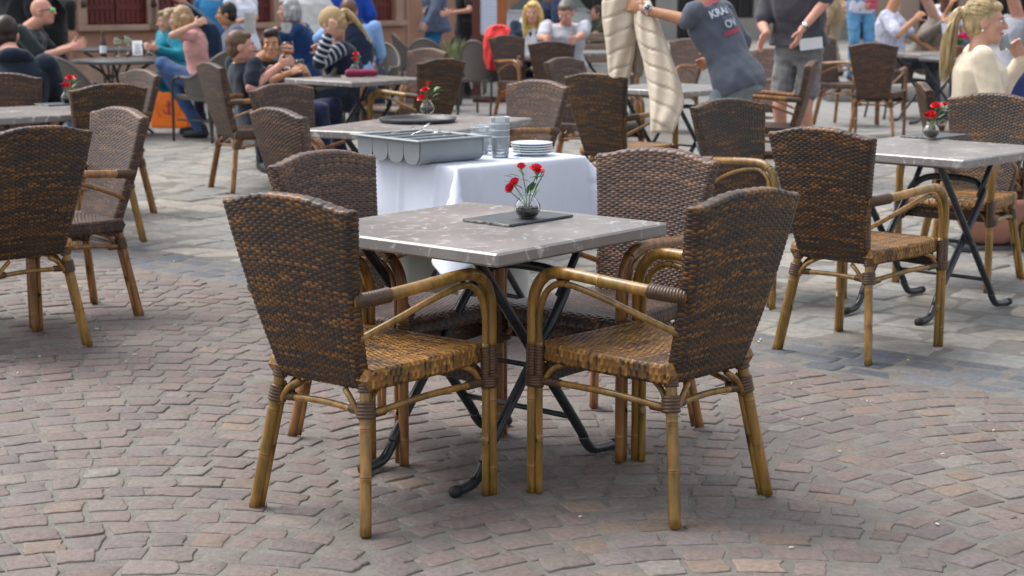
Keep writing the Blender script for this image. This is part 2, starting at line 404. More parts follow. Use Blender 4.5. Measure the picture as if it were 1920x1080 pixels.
# ------------------------------------------------------------------ woven rattan surfaces
def hsh(a, b): 
    v = np.sin(np.asarray(a)*127.1+np.asarray(b)*311.7)*43758.5453
    return v-np.floor(v)
PAL_GOLD = [(.040, .027, .021), (.060, .034, .021), (.027, .021, .019), (.115, .050, .016), (.185, .084, .023)]
PAL_SEAT = [(.045, .03, .024), (.065, .036, .02), (.03, .022, .02), (.21, .10, .024), (.36, .18, .045)]
PAL_BROWN = [(.075, .044, .033), (.058, .034, .026), (.040, .028, .025), (.12, .065, .042), (.16, .085, .045)]
def weave(section, nc, nr, amp=.0024, su=4, sv=4, pal=PAL_GOLD, gold=.35, seed=0, warp_pal=(0, 1)):
    """section(u, v) -> points; nc warp columns round the loop, nr weft rows along it; real over-and-under relief"""
    nu, nv = nc*su, nr*sv+1
    U = np.arange(nu)/su; V = np.arange(nv)/sv
    uu, vv = np.meshgrid(U/nc, V/nr)
    P = section(uu, vv)
    du = np.roll(P, -1, 1)-np.roll(P, 1, 1); dv = np.gradient(P, axis=0)
    Nn = np.cross(du, dv); Nn /= np.linalg.norm(Nn, axis=2)[:, :, None]+1e-9
    row = np.floor(V+1e-6)[:, None]; t = 2*(V[:, None]-row)-1
    ph = np.cos(math.pi*(U[None, :]+row))
    weft = ph+.95*np.sqrt(np.clip(1-t*t*.96, 0, 1))
    fu = U[None, :]-np.round(U[None, :]); warp = -ph*.75+.35*np.clip(1-(fu/.42)**2, -1, 1)
    isw = weft >= warp
    h = np.where(isw, weft, warp)
    D = P+Nn*(amp*(h-.3))[:, :, None]
    # colours: each strand keeps a colour over a run of columns
    runl = 2+np.floor(hsh(row, seed+.3)*8)
    run = np.floor((U[None, :]+hsh(row, seed+.7)*20)/runl)
    band = .5+.28*np.sin(row*.37+seed*1.7)+.25*np.sin(row*.11+seed)
    r = hsh(row+seed*13, run); pg = np.clip(gold*(.25+1.15*band), 0, .9)
    r2 = hsh(row*3.1+seed, run+17.3)
    idx = np.where(r < pg, np.where(r2 < .6, 3, 4), np.where(r2 < .45, 0, np.where(r2 < .75, 1, 2))).astype(int)
    pal = np.array(pal); C = pal[idx]
    C = C*(.82+.36*hsh(np.floor(U[None, :]+row), row)[:, :, None])
    cw = pal[np.where(hsh(np.round(U)[None, :]+0*row, seed) < .6, warp_pal[0], warp_pal[1]).astype(int)]*.8
    C = np.where(isw[:, :, None], C, cw)
    F = []
    a = np.arange(nu); b = (a+1) % nu
    for j in range(nv-1):
        F += np.stack([j*nu+a, j*nu+b, (j+1)*nu+b, (j+1)*nu+a], 1).tolist()
    mb = MB(); mb.add(D.reshape(-1, 3), F, 0, C.reshape(-1, 3)); return mb
def loop_xy(nf, ns, su):
    """piecewise loop: fractions along front, side, back, side -> (a in -1..1, b in 0..1), lightly rounded"""
    n = (2*nf+2*ns)*su; i = np.arange(n)/su
    a = np.where(i < nf, 1-2*i/nf, np.where(i < nf+ns, -1, np.where(i < 2*nf+ns, -1+2*(i-nf-ns)/nf, 1)))
    b = np.where(i < nf, 1, np.where(i < nf+ns, 1-(i-nf)/ns, np.where(i < 2*nf+ns, 0, (i-2*nf-ns)/ns)))
    k = max(2, su//2)
    for _ in range(2):
        a = (np.roll(a, k)+2*a+np.roll(a, -k))/4; b = (np.roll(b, k)+2*b+np.roll(b, -k))/4
    return a, b
def back_section(u, v):
    a, b = loop_xy(26, 2, 4)
    T = .046; v0, v1 = .982, .02
    w = .152+(.236-.152)*v**1.08
    tf = np.where(v > v0, np.sqrt(np.clip(1-((v-v0)/(1-v0))**2, 0, 1)), 1)*np.where(v < v1, np.sqrt(np.clip(1-((v1-v)/v1)**2, 0, 1)), 1)
    x = w*a[None, :]
    y = -.204-.142*v+.018*a[None, :]**2*v+T*.5+(b[None, :]-.5)*T*tf - .012*np.sin(v*math.pi)
    z = .385+v*.500+.031*(.5+.5*np.cos(np.pi*np.clip(np.abs(a[None, :])*1.02, 0, 1)**1.5))*v**3
    return np.stack([x, y, z], 2)
def seat_section(u, v):
    a, b = loop_xy(24, 3, 4)
    T = .060; y = -.215+.492*v
    hw = .188+.042*np.clip(v*1.6, 0, 1)**.8-.03*np.clip((v-.85)/.15, 0, 1)**2
    tf = np.where(v > .9, np.sqrt(np.clip(1-((v-.9)/.1)**2, 0, 1)), 1)*np.where(v < .03, v/.03, 1)
    x = hw*a[None, :]
    z = .412+(b[None, :]-.5)*T*tf-.014*np.clip((v-.88)/.12, 0, 1)**2-.006*(1-a[None, :]**2)*np.sin(v*math.pi)+.01*v
    return np.stack([x, y+0*x, z], 2)
def apron_section(u, v):
    a, b = loop_xy(20, 1, 4)
    x = .214*a[None, :]+0*v; z = .335+.085*v+0*x
    return np.stack([x, .232+(b[None, :]-.5)*.014-.02*(a[None, :]**2)+0*x, z], 2)
def cane(mb, pts, r, pal, seed=0, nodes=(), n=10, sub=6):
    p = bez(pts, sub) if len(pts) > 2 else np.linspace(pts[0], pts[1], 16)
    L = np.concatenate([[0], np.cumsum(np.linalg.norm(np.diff(p, axis=0), axis=1))]); T = L/L[-1]
    rr = np.full(len(p), r); c = np.zeros((len(p), 3))
    pal = np.array(pal)
    for i, t in enumerate(T):
        k = .5+.5*math.sin(L[i]*19+seed*2.1)*math.cos(L[i]*7+seed); c[i] = pal[0]*(1-k)+pal[1]*k
    # insert node rings
    P2, R2, C2 = list(p), list(rr), list(c); Ts = list(T)
    for nd in nodes:
        i = int(np.searchsorted(Ts, nd)); i = min(max(i, 1), len(Ts)-1)
        f = (nd-Ts[i-1])/(Ts[i]-Ts[i-1]+1e-9); q = P2[i-1]+(P2[i]-P2[i-1])*f; d = nrm(P2[i]-P2[i-1])
        for dd, k, cc in ((-.004, 1.0, 1), (-.0012, 1.07, .9), (0, .97, .18), (.0012, 1.06, .8), (.004, 1.0, 1)):
            P2.insert(i, q+d*dd); R2.insert(i, r*k); C2.insert(i, pal[0]*cc); Ts.insert(i, nd); i += 1
    mb.tube(np.array(P2), R2, n, 0, True, np.array(C2))
def binding(mb, a, b, r, n=12, turns=None, bow=None):
    a, b = np.asarray(a, float), np.asarray(b, float); L = np.linalg.norm(b-a); k = turns or max(2, int(L/.008))
    P = []; rr = []
    for i in range(k*4+1):
        f = i/(k*4)
        P.append(a+(b-a)*f+(0 if bow is None else np.asarray(bow)*4*f*(1-f))); rr.append(r*(1+.11*abs(math.sin(i*math.pi/4))))
    mb.tube(P, rr, n)
def make_rattan_chair(variant):
    pal = PAL_GOLD if variant == 'gold' else PAL_BROWN
    cp = [(.262, .132, .030), (.165, .098, .019)] if variant == 'gold' else [(.28, .13, .045), (.18, .08, .026)]
    root = empty('rattan_armchair', (0, 0, 0))
    weave(back_section, 56, 68, amp=.0022, pal=pal, gold=.42 if variant == 'gold' else .34, seed=1+len(variant)).build('backrest', M_WEAVE, root, colors=True)
    weave(seat_section, 54, 56, amp=.002, pal=PAL_SEAT if variant == 'gold' else pal, gold=.95 if variant == 'gold' else .25, seed=4, warp_pal=(3, 1) if variant == 'gold' else (0, 1)).build('seat', M_WEAVE, root, colors=True)
    weave(apron_section, 42, 11, amp=.0018, pal=pal, gold=.12, seed=9).build('apron', M_WEAVE, root, colors=True)
    for s in (-1, 1):
        sd = s*1.3
        # front leg: two canes side by side
        m = MB(); cane(m, [(s*.236, .2566, 0), (s*.234, .2566, .45)], .0160, cp, sd, (.17, .62))
        cane(m, [(s*.234, .2566-.026, .003), (s*.234, .2566-.025, .45)], .0105, cp[::-1], sd+2, (.33,))
        l = m.build('leg', M_BAMBOO, root, colors=True)
        m = MB()
        for f, r0 in (((.0, .0), .0186), ((0, -.0255), .0132)): binding(m, (s*.235, .2566+f[1], .318), (s*.234, .2566+f[1], .442), r0)
        binding(m, (s*.235, .2566-.013, .325), (s*.235, .2566-.013, .355), .0285, turns=4)
        m.build('binding', M_WRAP, l)
        # rear leg
        f0, f1 = np.array([s*.214, -.2566, 0]), np.array([s*.160, -.190, .40])
        d = f1-f0; off = np.array([-s*.010, .018, 0])
        m = MB(); cane(m, [f0, f1], .0162, cp, sd+1, (.38, .7)); cane(m, [f0+off+d*.01, f0+off*.95+d*.8, f0+off*.9+d*.88], .0095, cp[::-1], sd+3, (.5,))
        # curved braces from binding to the seat
        k0 = f0+d*.80
        cane(m, [k0+(0, .012, -.02), k0+(-s*.02, .05, .035), k0+(-s*.035, .10, .062)], .0085, cp, 2)
        cane(m, [k0+(-s*.012, .0, -.02), k0+(-s*.05, .0, .03), k0+(-s*.085, .012, .055)], .0085, cp, 5)
        l = m.build('leg', M_BAMBOO, root, colors=True)
        m = MB(); binding(m, f0+d*.765+off*.25, f0+d*.88+off*.25, .0245, turns=5)
        m.build('binding', M_WRAP, l); m = MB(); binding(m, f0+d*.94, f0+d*1.0, .0198, turns=3)
        m.build('binding', M_WRAP, l)
        # armrest and its slim under-brace
        m = MB(); cane(m, [(s*.234, .2566, .44), (s*.234, .2566, .53), (s*.235, .250, .585), (s*.236, .222, .632), (s*.237, .175, .657), (s*.238, .10, .661), (s*.234, -.04, .653), (s*.214, -.19, .642), (s*.188, -.262, .636)], .0172, cp, sd+4, (.30, .62), n=12)
        a = m.build('armrest', M_BAMBOO, root, colors=True)
        m = MB(); binding(m, (s*.2205, -.158, .6450), (s*.187, -.260, .6360), .0196, turns=13, bow=(s*.0048, 0, .0)); m.build('binding', M_WRAP, a)
        m = MB(); cane(m, [(s*.234, .2316, .44), (s*.234, .2316, .52), (s*.235, .218, .57), (s*.236, .196, .605), (s*.237, .155, .628), (s*.236, .10, .628), (s*.230, .0, .608), (s*.206, -.12, .568), (s*.166, -.225, .525)], .0095, cp[::-1], sd+6, (.4,))
        cane(m, [(s*.230, .215, .335), (s*.222, .19, .375), (s*.205, .14, .398)], .0085, cp, 3)
        cane(m, [(s*.222, .245, .335), (s*.19, .245, .37), (s*.15, .24, .392)], .0085, cp, 4)
        m.build('arm_brace', M_BAMBOO, root, colors=True)
        m = MB(); cane(m, [k0+(0, .01, -.004), (s*.212, 0, .338), (s*.232, .23, .338)], .0095, cp, 1); 
        st = m.build('stretcher', M_BAMBOO, root, colors=True)
        m = MB(); binding(m, (s*.226, .155, .338), (s*.231, .235, .338), .012, turns=6); m.build('binding', M_WRAP, st); m = MB(); binding(m, k0+(0, .012, -.004), k0+(s*.004, .07, -.003), .012, turns=5); m.build('binding', M_WRAP, st)
    k0 = np.array([.160, -.206, .322])
    m = MB(); cane(m, [(-.17, -.2, .322), (0, -.185, .326), (.17, -.2, .322)], .0095, cp, 7)
    st = m.build('stretcher', M_BAMBOO, root, colors=True)
    m = MB()
    for s in (-1, 1): m = MB(); binding(m, (s*.105, -.191, .325), (s*.165, -.2, .322), .012, turns=5); m.build('binding', M_WRAP, st)
    return root
PROTO = {v: make_rattan_chair(v) for v in ('gold', 'brown')}

# grey-brown wicker tub chair on dark legs
def make_tub_chair():
    root = empty('wicker_tub_chair')
    def shell(z0, z1, ra, rb, sx=1.0):
        th = np.linspace(R(-28), R(208), 45); g = []
        for k in np.linspace(0, 1, 9):
            row = []
            for a in th:
                back = max(0, math.sin(a))                       # 1 at the middle of the back
                top = .60+.235*back**1.6
                z = z0+(top-z0)*k; r = ra+(rb-ra)*k
                row.append((math.cos(a)*r*1.0, -math.sin(a)*r*.98-.02, z))
            g.append(row)
        return np.array(g), th
    go, th = shell(.40, 0, .222, .262); gi, _ = shell(.40, 0, .211, .251)
    m = MB(); C = []
    k, n, _ = go.shape
    def colr(g):
        c = np.zeros(g.shape); 
        for i in range(g.shape[0]):
            for j in range(g.shape[1]): c[i, j] = np.array((.105, .092, .082))*(1+.25*(((i+j) % 2)-.5))
        return c.reshape(-1, 3)
    fine = lambda g: np.stack([np.interp(np.linspace(0, 1, 160), np.linspace(0, 1, g.shape[1]), g[i, :, q]) for i in range(g.shape[0]) for q in range(3)], 0).reshape(g.shape[0], 3, 160).transpose(0, 2, 1)
    def vfine(g): return np.stack([np.stack([np.interp(np.linspace(0, 1, 60), np.linspace(0, 1, g.shape[0]), g[:, j, q]) for q in range(3)], 1) for j in range(g.shape[1])], 1)
    a, b = vfine(fine(go)), vfine(fine(gi))
    dn = .0016*np.cos(np.pi*(np.arange(a.shape[1])[None, :]/2+np.floor(np.arange(a.shape[0])/2)[:, None]))
    nv = a-b; nv /= np.linalg.norm(nv, axis=2)[:, :, None]; a = a+nv*dn[:, :, None]; b = b-nv*dn[:, :, None]
    m.patch(a, 0, colr(a)); m.patch(b[:, ::-1], 0, colr(b)); m.build('backrest', M_TUBW, root, colors=True)
    rim = (go[-1]+gi[-1])/2
    m = MB(); end0 = [(rim[0][0]*.97, .20, .575), (rim[0][0]*.93, .222, .50), (rim[0][0]*.90, .225, .25), (rim[0][0]*.9, .235, 0)]
    p = [tuple(q) for q in rim[::3]]
    e1 = [(-x, y, z) for x, y, z in end0]
    m.tube(bez(end0[::-1][:0]+[(rim[0][0], .14, .60)]+p[1:-1]+[(-rim[0][0], .14, .60)], 4), .0165, 10, col=(.115, .10, .09)); m.build('armrest', M_TUBW, root, colors=True)
    for s in (-1, 1):
        m = MB(); m.tube(bez([(s*.262, .12, .60), (s*.262, .185, .588), (s*.258, .222, .53), (s*.25, .228, .30), (s*.246, .235, 0)], 6), .0135, 8); m.build('leg', M_TUBF, root)
        m = MB(); m.tube(bez([(s*.19, -.19, .44), (s*.2, -.21, .25), (s*.215, -.255, 0)], 5), .0135, 8); m.build('leg', M_TUBF, root)
    m = MB(); g = []
    for i in np.linspace(-1, 1, 60):
        g.append([(i*.235*(1-.25*max(0, -j)**2), j*.225, .425+.0015*math.cos(i*60)*math.cos(j*55)+.012*j-.05*max(0, j-.93)*8*(.5)) for j in np.linspace(-1, 1, 60)])
    g = np.array(g).transpose(1, 0, 2); m.patch(g, 0, colr(g))
    lo = g.copy(); lo[:, :, 2] -= .035; m.patch(lo[:, ::-1], 0, colr(lo))
    ed = np.concatenate([g[0], g[1:, -1], g[-1, ::-1][1:], g[::-1, 0][1:]]); e2 = ed-(0, 0, .035)
    m.patch(np.stack([ed, e2]), 0, (.09, .08, .07)); m.build('seat', M_TUBW, root, colors=True)
    m = MB(); m.tube([(-.2, .225, .2), (-.2, -.225, .2)], .008, 8); m.tube([(.2, .225, .2), (.2, -.225, .2)], .008, 8); m.tube([(-.2, 0, .2), (.2, 0, .2)], .008, 8); m.build('stretcher', M_TUBF, root)
    return root
PROTO['tub'] = make_tub_chair()
index_kids()
_used = set()
def put(proto, x, y, th, label, group, cat='chair', z=0):
    """first use moves the prototype itself; th = facing direction in the plan"""
    o = PROTO[proto] if proto not in _used else copy_tree(PROTO[proto])
    _used.add(proto); o.location = (x, y, z); o.rotation_euler = (0, 0, th-math.pi/2)
    return tag(o, label, cat, group)

# ------------------------------------------------------------------ folding tables
def make_table(a=.8, b=.8):
    root = empty('folding_table'); T = .74
    m = MB(); m.box((0, 0, T-.0195), (a, b, .039), bev=.006); m.build('table_top', M_MARBLE, root, smooth=False)
    ku, kv = a/.8, b/.8
    r = .0155; sc = lambda P: [(x*ku, y*kv, z) for x, y, z in P]
    m = MB()
    for s in (-1, 1): m.tube(bez(sc([(-.285, s*.225, .70), (-.262, s*.225, .665), (.17, s*.225, .135), (.215, s*.225, .07), (.255, s*.225, .030), (.31, s*.225, .020), (.385, s*.225, .0185)]), 6), r, 12)
    m.tube(sc([(-.285, -.235, .695), (-.285, .235, .695)]), .012, 10); m.tube(sc([(.16, -.225, .148), (.16, .225, .148)]), .009, 8)
    f1 = m.build('leg_frame', M_STEEL, root)
    m = MB(); m.tube(bez(sc([(-.345, -.185, .0185), (-.295, -.185, .020), (-.250, -.185, .030), (-.213, -.185, .07), (-.17, -.185, .135), (.145, -.185, .50), (.185, -.165, .553), (.207, -.11, .583), (.212, 0, .59), (.207, .11, .583), (.185, .165, .553), (.145, .185, .50), (-.17, .185, .135), (-.213, .185, .07), (-.250, .185, .03), (-.295, .185, .02), (-.345, .185, .0185)]), 6), r, 12)
    for s in (-1, 1): m.tube(sc([(.155, s*.172, .52), (.285, s*.172, .70)]), .0125, 10)
    m.tube(sc([(.285, -.2, .695), (.285, .2, .695)]), .012, 10)
    m.tube(sc([(0, -.24, .332), (0, .24, .332)]), .008, 8)
    f2 = m.build('leg_frame', M_STEEL, root)
    for f, sx, v, dx in ((f1, 1, .225, 0), (f2, -1, .185, .04)):
        for s in (-1, 1):
            m = MB(); m.tube(sc([(sx*(.362-dx), s*v, .0185), (sx*(.388-dx), s*v, .0185)]), .0170, 12); m.build('rubber_foot', M_RUBBER, f)
    return root
PROTO['table'] = make_table(); PROTO['long'] = make_table(1.2, .72)
def make_round_table():
    root = empty('round_cafe_table'); m = MB()
    m.lathe([(.02, .70), (.44, .705), (.455, .713), (.455, .735), (.445, .742), (.02, .742)], n=40); m.build('table_top', mat('dark_grey_table', (.10, .105, .11), .4, var=.2, scale=12), root)
    for k in range(4):
        a = k*math.pi/2+.5; c, s = math.cos(a), math.sin(a)
        m = MB(); m.tube(bez([(c*.30, s*.30, .70), (c*.16, s*.16, .60), (c*.07, s*.07, .42), (c*.12, s*.12, .2), (c*.30, s*.30, .015)], 6), .014, 8); m.build('leg', M_TUBF, root)
    m = MB(); m.lathe([(.06, .40), (.085, .41), (.085, .43), (.06, .44)], n=16); m.build('leg_ring', M_TUBF, root)
    return root
PROTO['round'] = make_round_table()

# ------------------------------------------------------------------ vases with roses
def rose(m, c, r, tilt=(0, 0), open_=1.0):
    c = np.asarray(c, float); M = Matrix.Rotation(tilt[0], 3, 'X') @ Matrix.Rotation(tilt[1], 3, 'Y'); M = np.array(M)
    for layer, (n, rad, h, flare) in enumerate(((3, .35, 1.0, -.1), (4, .6, .95, .15), (5, .85, .8, .45*open_), (6, 1.0, .55, .8*open_))):
        for k in range(n):
            a0 = 2*math.pi*(k+.37*layer)/n; wd = 2*math.pi/n*.72; g = []
            for i in np.linspace(0, 1, 5):
                rowp = []
                for j in np.linspace(-1, 1, 5):
                    a = a0+j*wd*(.5+.5*math.sin(i*math.pi*.6)); rr = r*rad*(.35+.65*math.sin(i*1.5))*(1+flare*i*i*.5)
                    z = r*h*(i*1.35-.15*j*j*i)-r*.55-flare*r*.25*i**3
                    rowp.append((math.cos(a)*rr, math.sin(a)*rr, z))
                g.append(rowp)
            m.patch(np.array(g) @ M.T+c, 0)
def leaf(m, p, d, L, w, up=(0, 0, 1)):
    p, d = np.asarray(p, float), nrm(d); s = nrm(np.cross(d, up)); n = np.cross(s, d); g = []
    for t in np.linspace(0, 1, 6):
        wd = w*math.sin(math.pi*min(1, t*.96+.04))**.8; q = p+d*L*t-n*(-.25*L*math.sin(t*2.2)*.5)
        g.append([q-s*wd+n*wd*.3, q, q+s*wd+n*wd*.3])
    m.patch(np.array(g))
def make_vase():
    root = empty('glass_vase')
    prof = [(.020, .0015), (.030, .004), (.041, .018), (.0465, .036), (.044, .054), (.034, .071), (.0265, .080), (.0255, .086), (.029, .092)]
    prof = [(r*.88, z*.80) for r, z in prof]
    m = MB(); m.lathe(prof, n=32, cap1=False); inn = [(r-.0022, z+(.002 if i < 2 else 0)) for i, (r, z) in enumerate(prof)]
    m.lathe(inn[::-1], n=32, cap0=False)
    o, i = prof[-1], inn[-1]; m.lathe([o, ((o[0]+i[0])/2, o[1]+.0012), i], n=32, cap0=False, cap1=False)
    m.build('glass_bowl', M_GLASS, root)
    m = MB(); m.lathe([(.021, .0052), (.0317, .0128), (.0370, .024), (.0345, .0292), (.02, .032), (.004, .033)], n=28)
    rr = np.random.default_rng(3)
    for k in range(90):
        a, q = rr.uniform(0, 6.28), math.sqrt(rr.random())*.032; m.ell((math.cos(a)*q, math.sin(a)*q, .0312+rr.uniform(-.002, .003)), (.0035, .003, .0028), n=6, m=5)
    m.build('gravel', M_GRAVEL, root, smooth=False); return root
def make_roses(variant=0):
    root = empty('red_roses')
    if variant == 0: heads = [((-.019, .0, .160), .0138, (.1, -.1)), ((.029, .010, .150), .0195, (.15, .3)), ((-.040, -.010, .112), .0160, (.25, -.6)), ((-.054, .0, .093), .0165, (.5, -.8))]
    else: heads = [((.020, .0, .152), .0215, (.25, -.1)), ((.062, .01, .158), .0125, (0, .3)), ((-.006, -.01, .110), .023, (.4, -.1))] if variant == 1 else [((.004, 0, .168), .0135, (0, .1)), ((-.012, .0, .135), .021, (.2, -.2)), ((-.030, -.006, .092), .022, (.4, -.5))]
    st = MB()
    for c, r, t in heads:
        m = MB(); rose(m, c, r, t, 1.0 if r > .018 else .3); rb = m.build('rose_bloom', M_RED, root)
        m = MB(); rr = np.array(c)-(0, 0, r*.62)
        m.ell(rr+(0, 0, .001), (r*.42, r*.42, r*.34), n=10, m=7); m.build('calyx', M_STEM, rb)
        b = np.array([c[0]*.1, c[1]*.1, .036]); st.tube(bez([b, b*.4+rr*.6+(c[0]*-.25, 0, -.01), rr], 8), .0019, 6)
    st.build('rose_stem', M_STEM, root)
    L = MB(); rr = np.random.default_rng(5+variant)
    spots = [((p[0]*.8, p[1], p[2]*.82), d) for p, d in [((-.03, 0, .155), (-1, .1, .05)), ((-.055, .01, .15), (-1, -.3, .12)), ((.005, 0, .15), (1, .1, .02)), ((.03, 0, .15), (1, .2, .05)), ((.02, 0, .105), (.5, -.4, .9)), ((.03, .0, .11), (.6, .2, .7)), ((.048, 0, .15), (.6, 0, .8)), ((.012, 0, .10), (.3, -.5, .8)), ((-.02, 0, .11), (-.7, -.4, .3)), ((.035, 0, .14), (.4, .3, 1)), ((-.012, 0, .16), (-.6, .5, .3)), ((-.05, 0, .128), (-1, .2, .1)), ((.01, 0, .135), (-.8, .3, .05)), ((.03, 0, .085), (.5, .3, .6)), ((.0, 0, .09), (.2, -.6, .8))]]
    if variant: spots = [((.03, 0, .09), (.8, .1, .3)), ((.05, 0, .11), (.9, -.1, .35)), ((.04, 0, .12), (.6, .4, .6)), ((-.01, 0, .1), (-.8, -.2, .2)), ((.02, 0, .1), (.4, -.6, .5)), ((.045, .01, .13), (.8, .3, .2)), ((.03, 0, .075), (.9, -.3, .1))]
    for p, d in spots: leaf(L, p, d, (.034 if variant == 0 else .048)*rr.uniform(.8, 1.2), (.0075 if variant == 0 else .014)*rr.uniform(.8, 1.2))
    if variant == 0: L.tube(bez([(.006, 0, .04), (.026, 0, .092), (.050, 0, .138)], 6), .0016, 5)
    L.build('leaf', M_GREEN, root); return root
PROTO['vase'] = make_vase(); PROTO['roses0'] = make_roses(0); PROTO['roses1'] = make_roses(1); PROTO['roses2'] = make_roses(2)
def make_mat():
    root = empty('slate_plate'); m = MB(); m.box((0, 0, .0045), (.30, .195, .007), bev=.0012); m.build('plate', M_SLATE, root, smooth=False)
    m = MB(); rr = np.random.default_rng(2)
    for k in range(30): m.box((-.151, -.093+k*.0064, .0045+rr.uniform(-.001, .001)), (.0035*rr.uniform(.7, 1.4), .0062, .0072), bev=.001)
    m.build('chipped_edge', M_SLATE_E, root, smooth=False); return root
PROTO['mat'] = make_mat()
index_kids()
ROSES_USED = set()

# ------------------------------------------------------------------ people
def skin_mat(c): return mat('skin', c, .5, var=.14, scale=14, sss=.12, spec=.35, bump=.08, bscale=300)
SK = {'fair': skin_mat((.52, .29, .21)), 'pink': skin_mat((.54, .27, .20)), 'tan': skin_mat((.44, .22, .12)), 'dark': skin_mat((.20, .10, .06))}
_hair = {}
def hair_mat(c):
    if c not in _hair: _hair[c] = mat('hair', c, .42, var=.45, scale=45, stretch=(1, 1, .25), bump=.10, bscale=160, spec=.4)
    return _hair[c]
M_EYE = mat('eye_dark', (.02, .014, .01), .15); M_SCL = mat('eye_white', (.7, .68, .66), .25); M_LIP = mat('lip', (.40, .12, .11), .45)
M_SHOE = mat('dark_shoe', (.02, .02, .024), .5); M_SHOEW = mat('white_shoe', (.6, .6, .6), .5)
def remesh(mb, name, vox, smooth, material, parent, fold=0, seed=0, fsc=1.0, axis=None, mats2=None):
    me = mb.mesh(name, material); o = bpy.data.objects.new(name, me); S.collection.objects.link(o)
    md = o.modifiers.new('r', 'REMESH'); md.mode = 'VOXEL'; md.voxel_size = vox; md.use_smooth_shade = True
    if smooth: s = o.modifiers.new('s', 'SMOOTH'); s.iterations = smooth; s.factor = .5
    dg = bpy.context.evaluated_depsgraph_get(); me2 = bpy.data.meshes.new_from_object(o.evaluated_get(dg))
    bpy.data.objects.remove(o); bpy.data.meshes.remove(me)
    if fold:
        n = len(me2.vertices); V = np.zeros(n*3); me2.vertices.foreach_get('co', V); V = V.reshape(-1, 3)
        Nn = np.zeros(n*3); me2.vertex_normals.foreach_get('vector', Nn); Nn = Nn.reshape(-1, 3)
        rr = np.random.default_rng(seed+1); h = np.zeros(n)
        for k in range(7):
            d = rr.normal(0, 1, 3)
            if axis is not None: d = d-nrm(axis)*np.dot(d, nrm(axis))*.75
            d = nrm(d)*2*math.pi/(rr.uniform(.06, .16)*fsc); w = V @ d+rr.uniform(0, 6)+1.2*np.sin(V @ (rr.normal(0, 1, 3)*14))
            h += (1-np.abs(np.sin(w*.5))*1.6)*rr.uniform(.5, 1)
        V += Nn*(fold*h/3)[:, None]; me2.vertices.foreach_set('co', V.ravel())
    me2.polygons.foreach_set('use_smooth', [True]*len(me2.polygons)); me2.update(); me2.name = name
    me2.materials.clear(); me2.materials.append(material)
    return link(name, me2, parent)
def ik(a, c, l1, l2, pole):
    a, c = np.asarray(a, float), np.asarray(c, float); d = c-a; L = np.linalg.norm(d)
    if L > (l1+l2)*.995: c = a+d/L*(l1+l2)*.995; d = c-a; L = np.linalg.norm(d)
    x = (l1*l1-l2*l2+L*L)/(2*L); h = math.sqrt(max(0, l1*l1-x*x)); u = d/L
    p = nrm(np.asarray(pole, float)-u*np.dot(pole, u)); return a+u*x+p*h, c
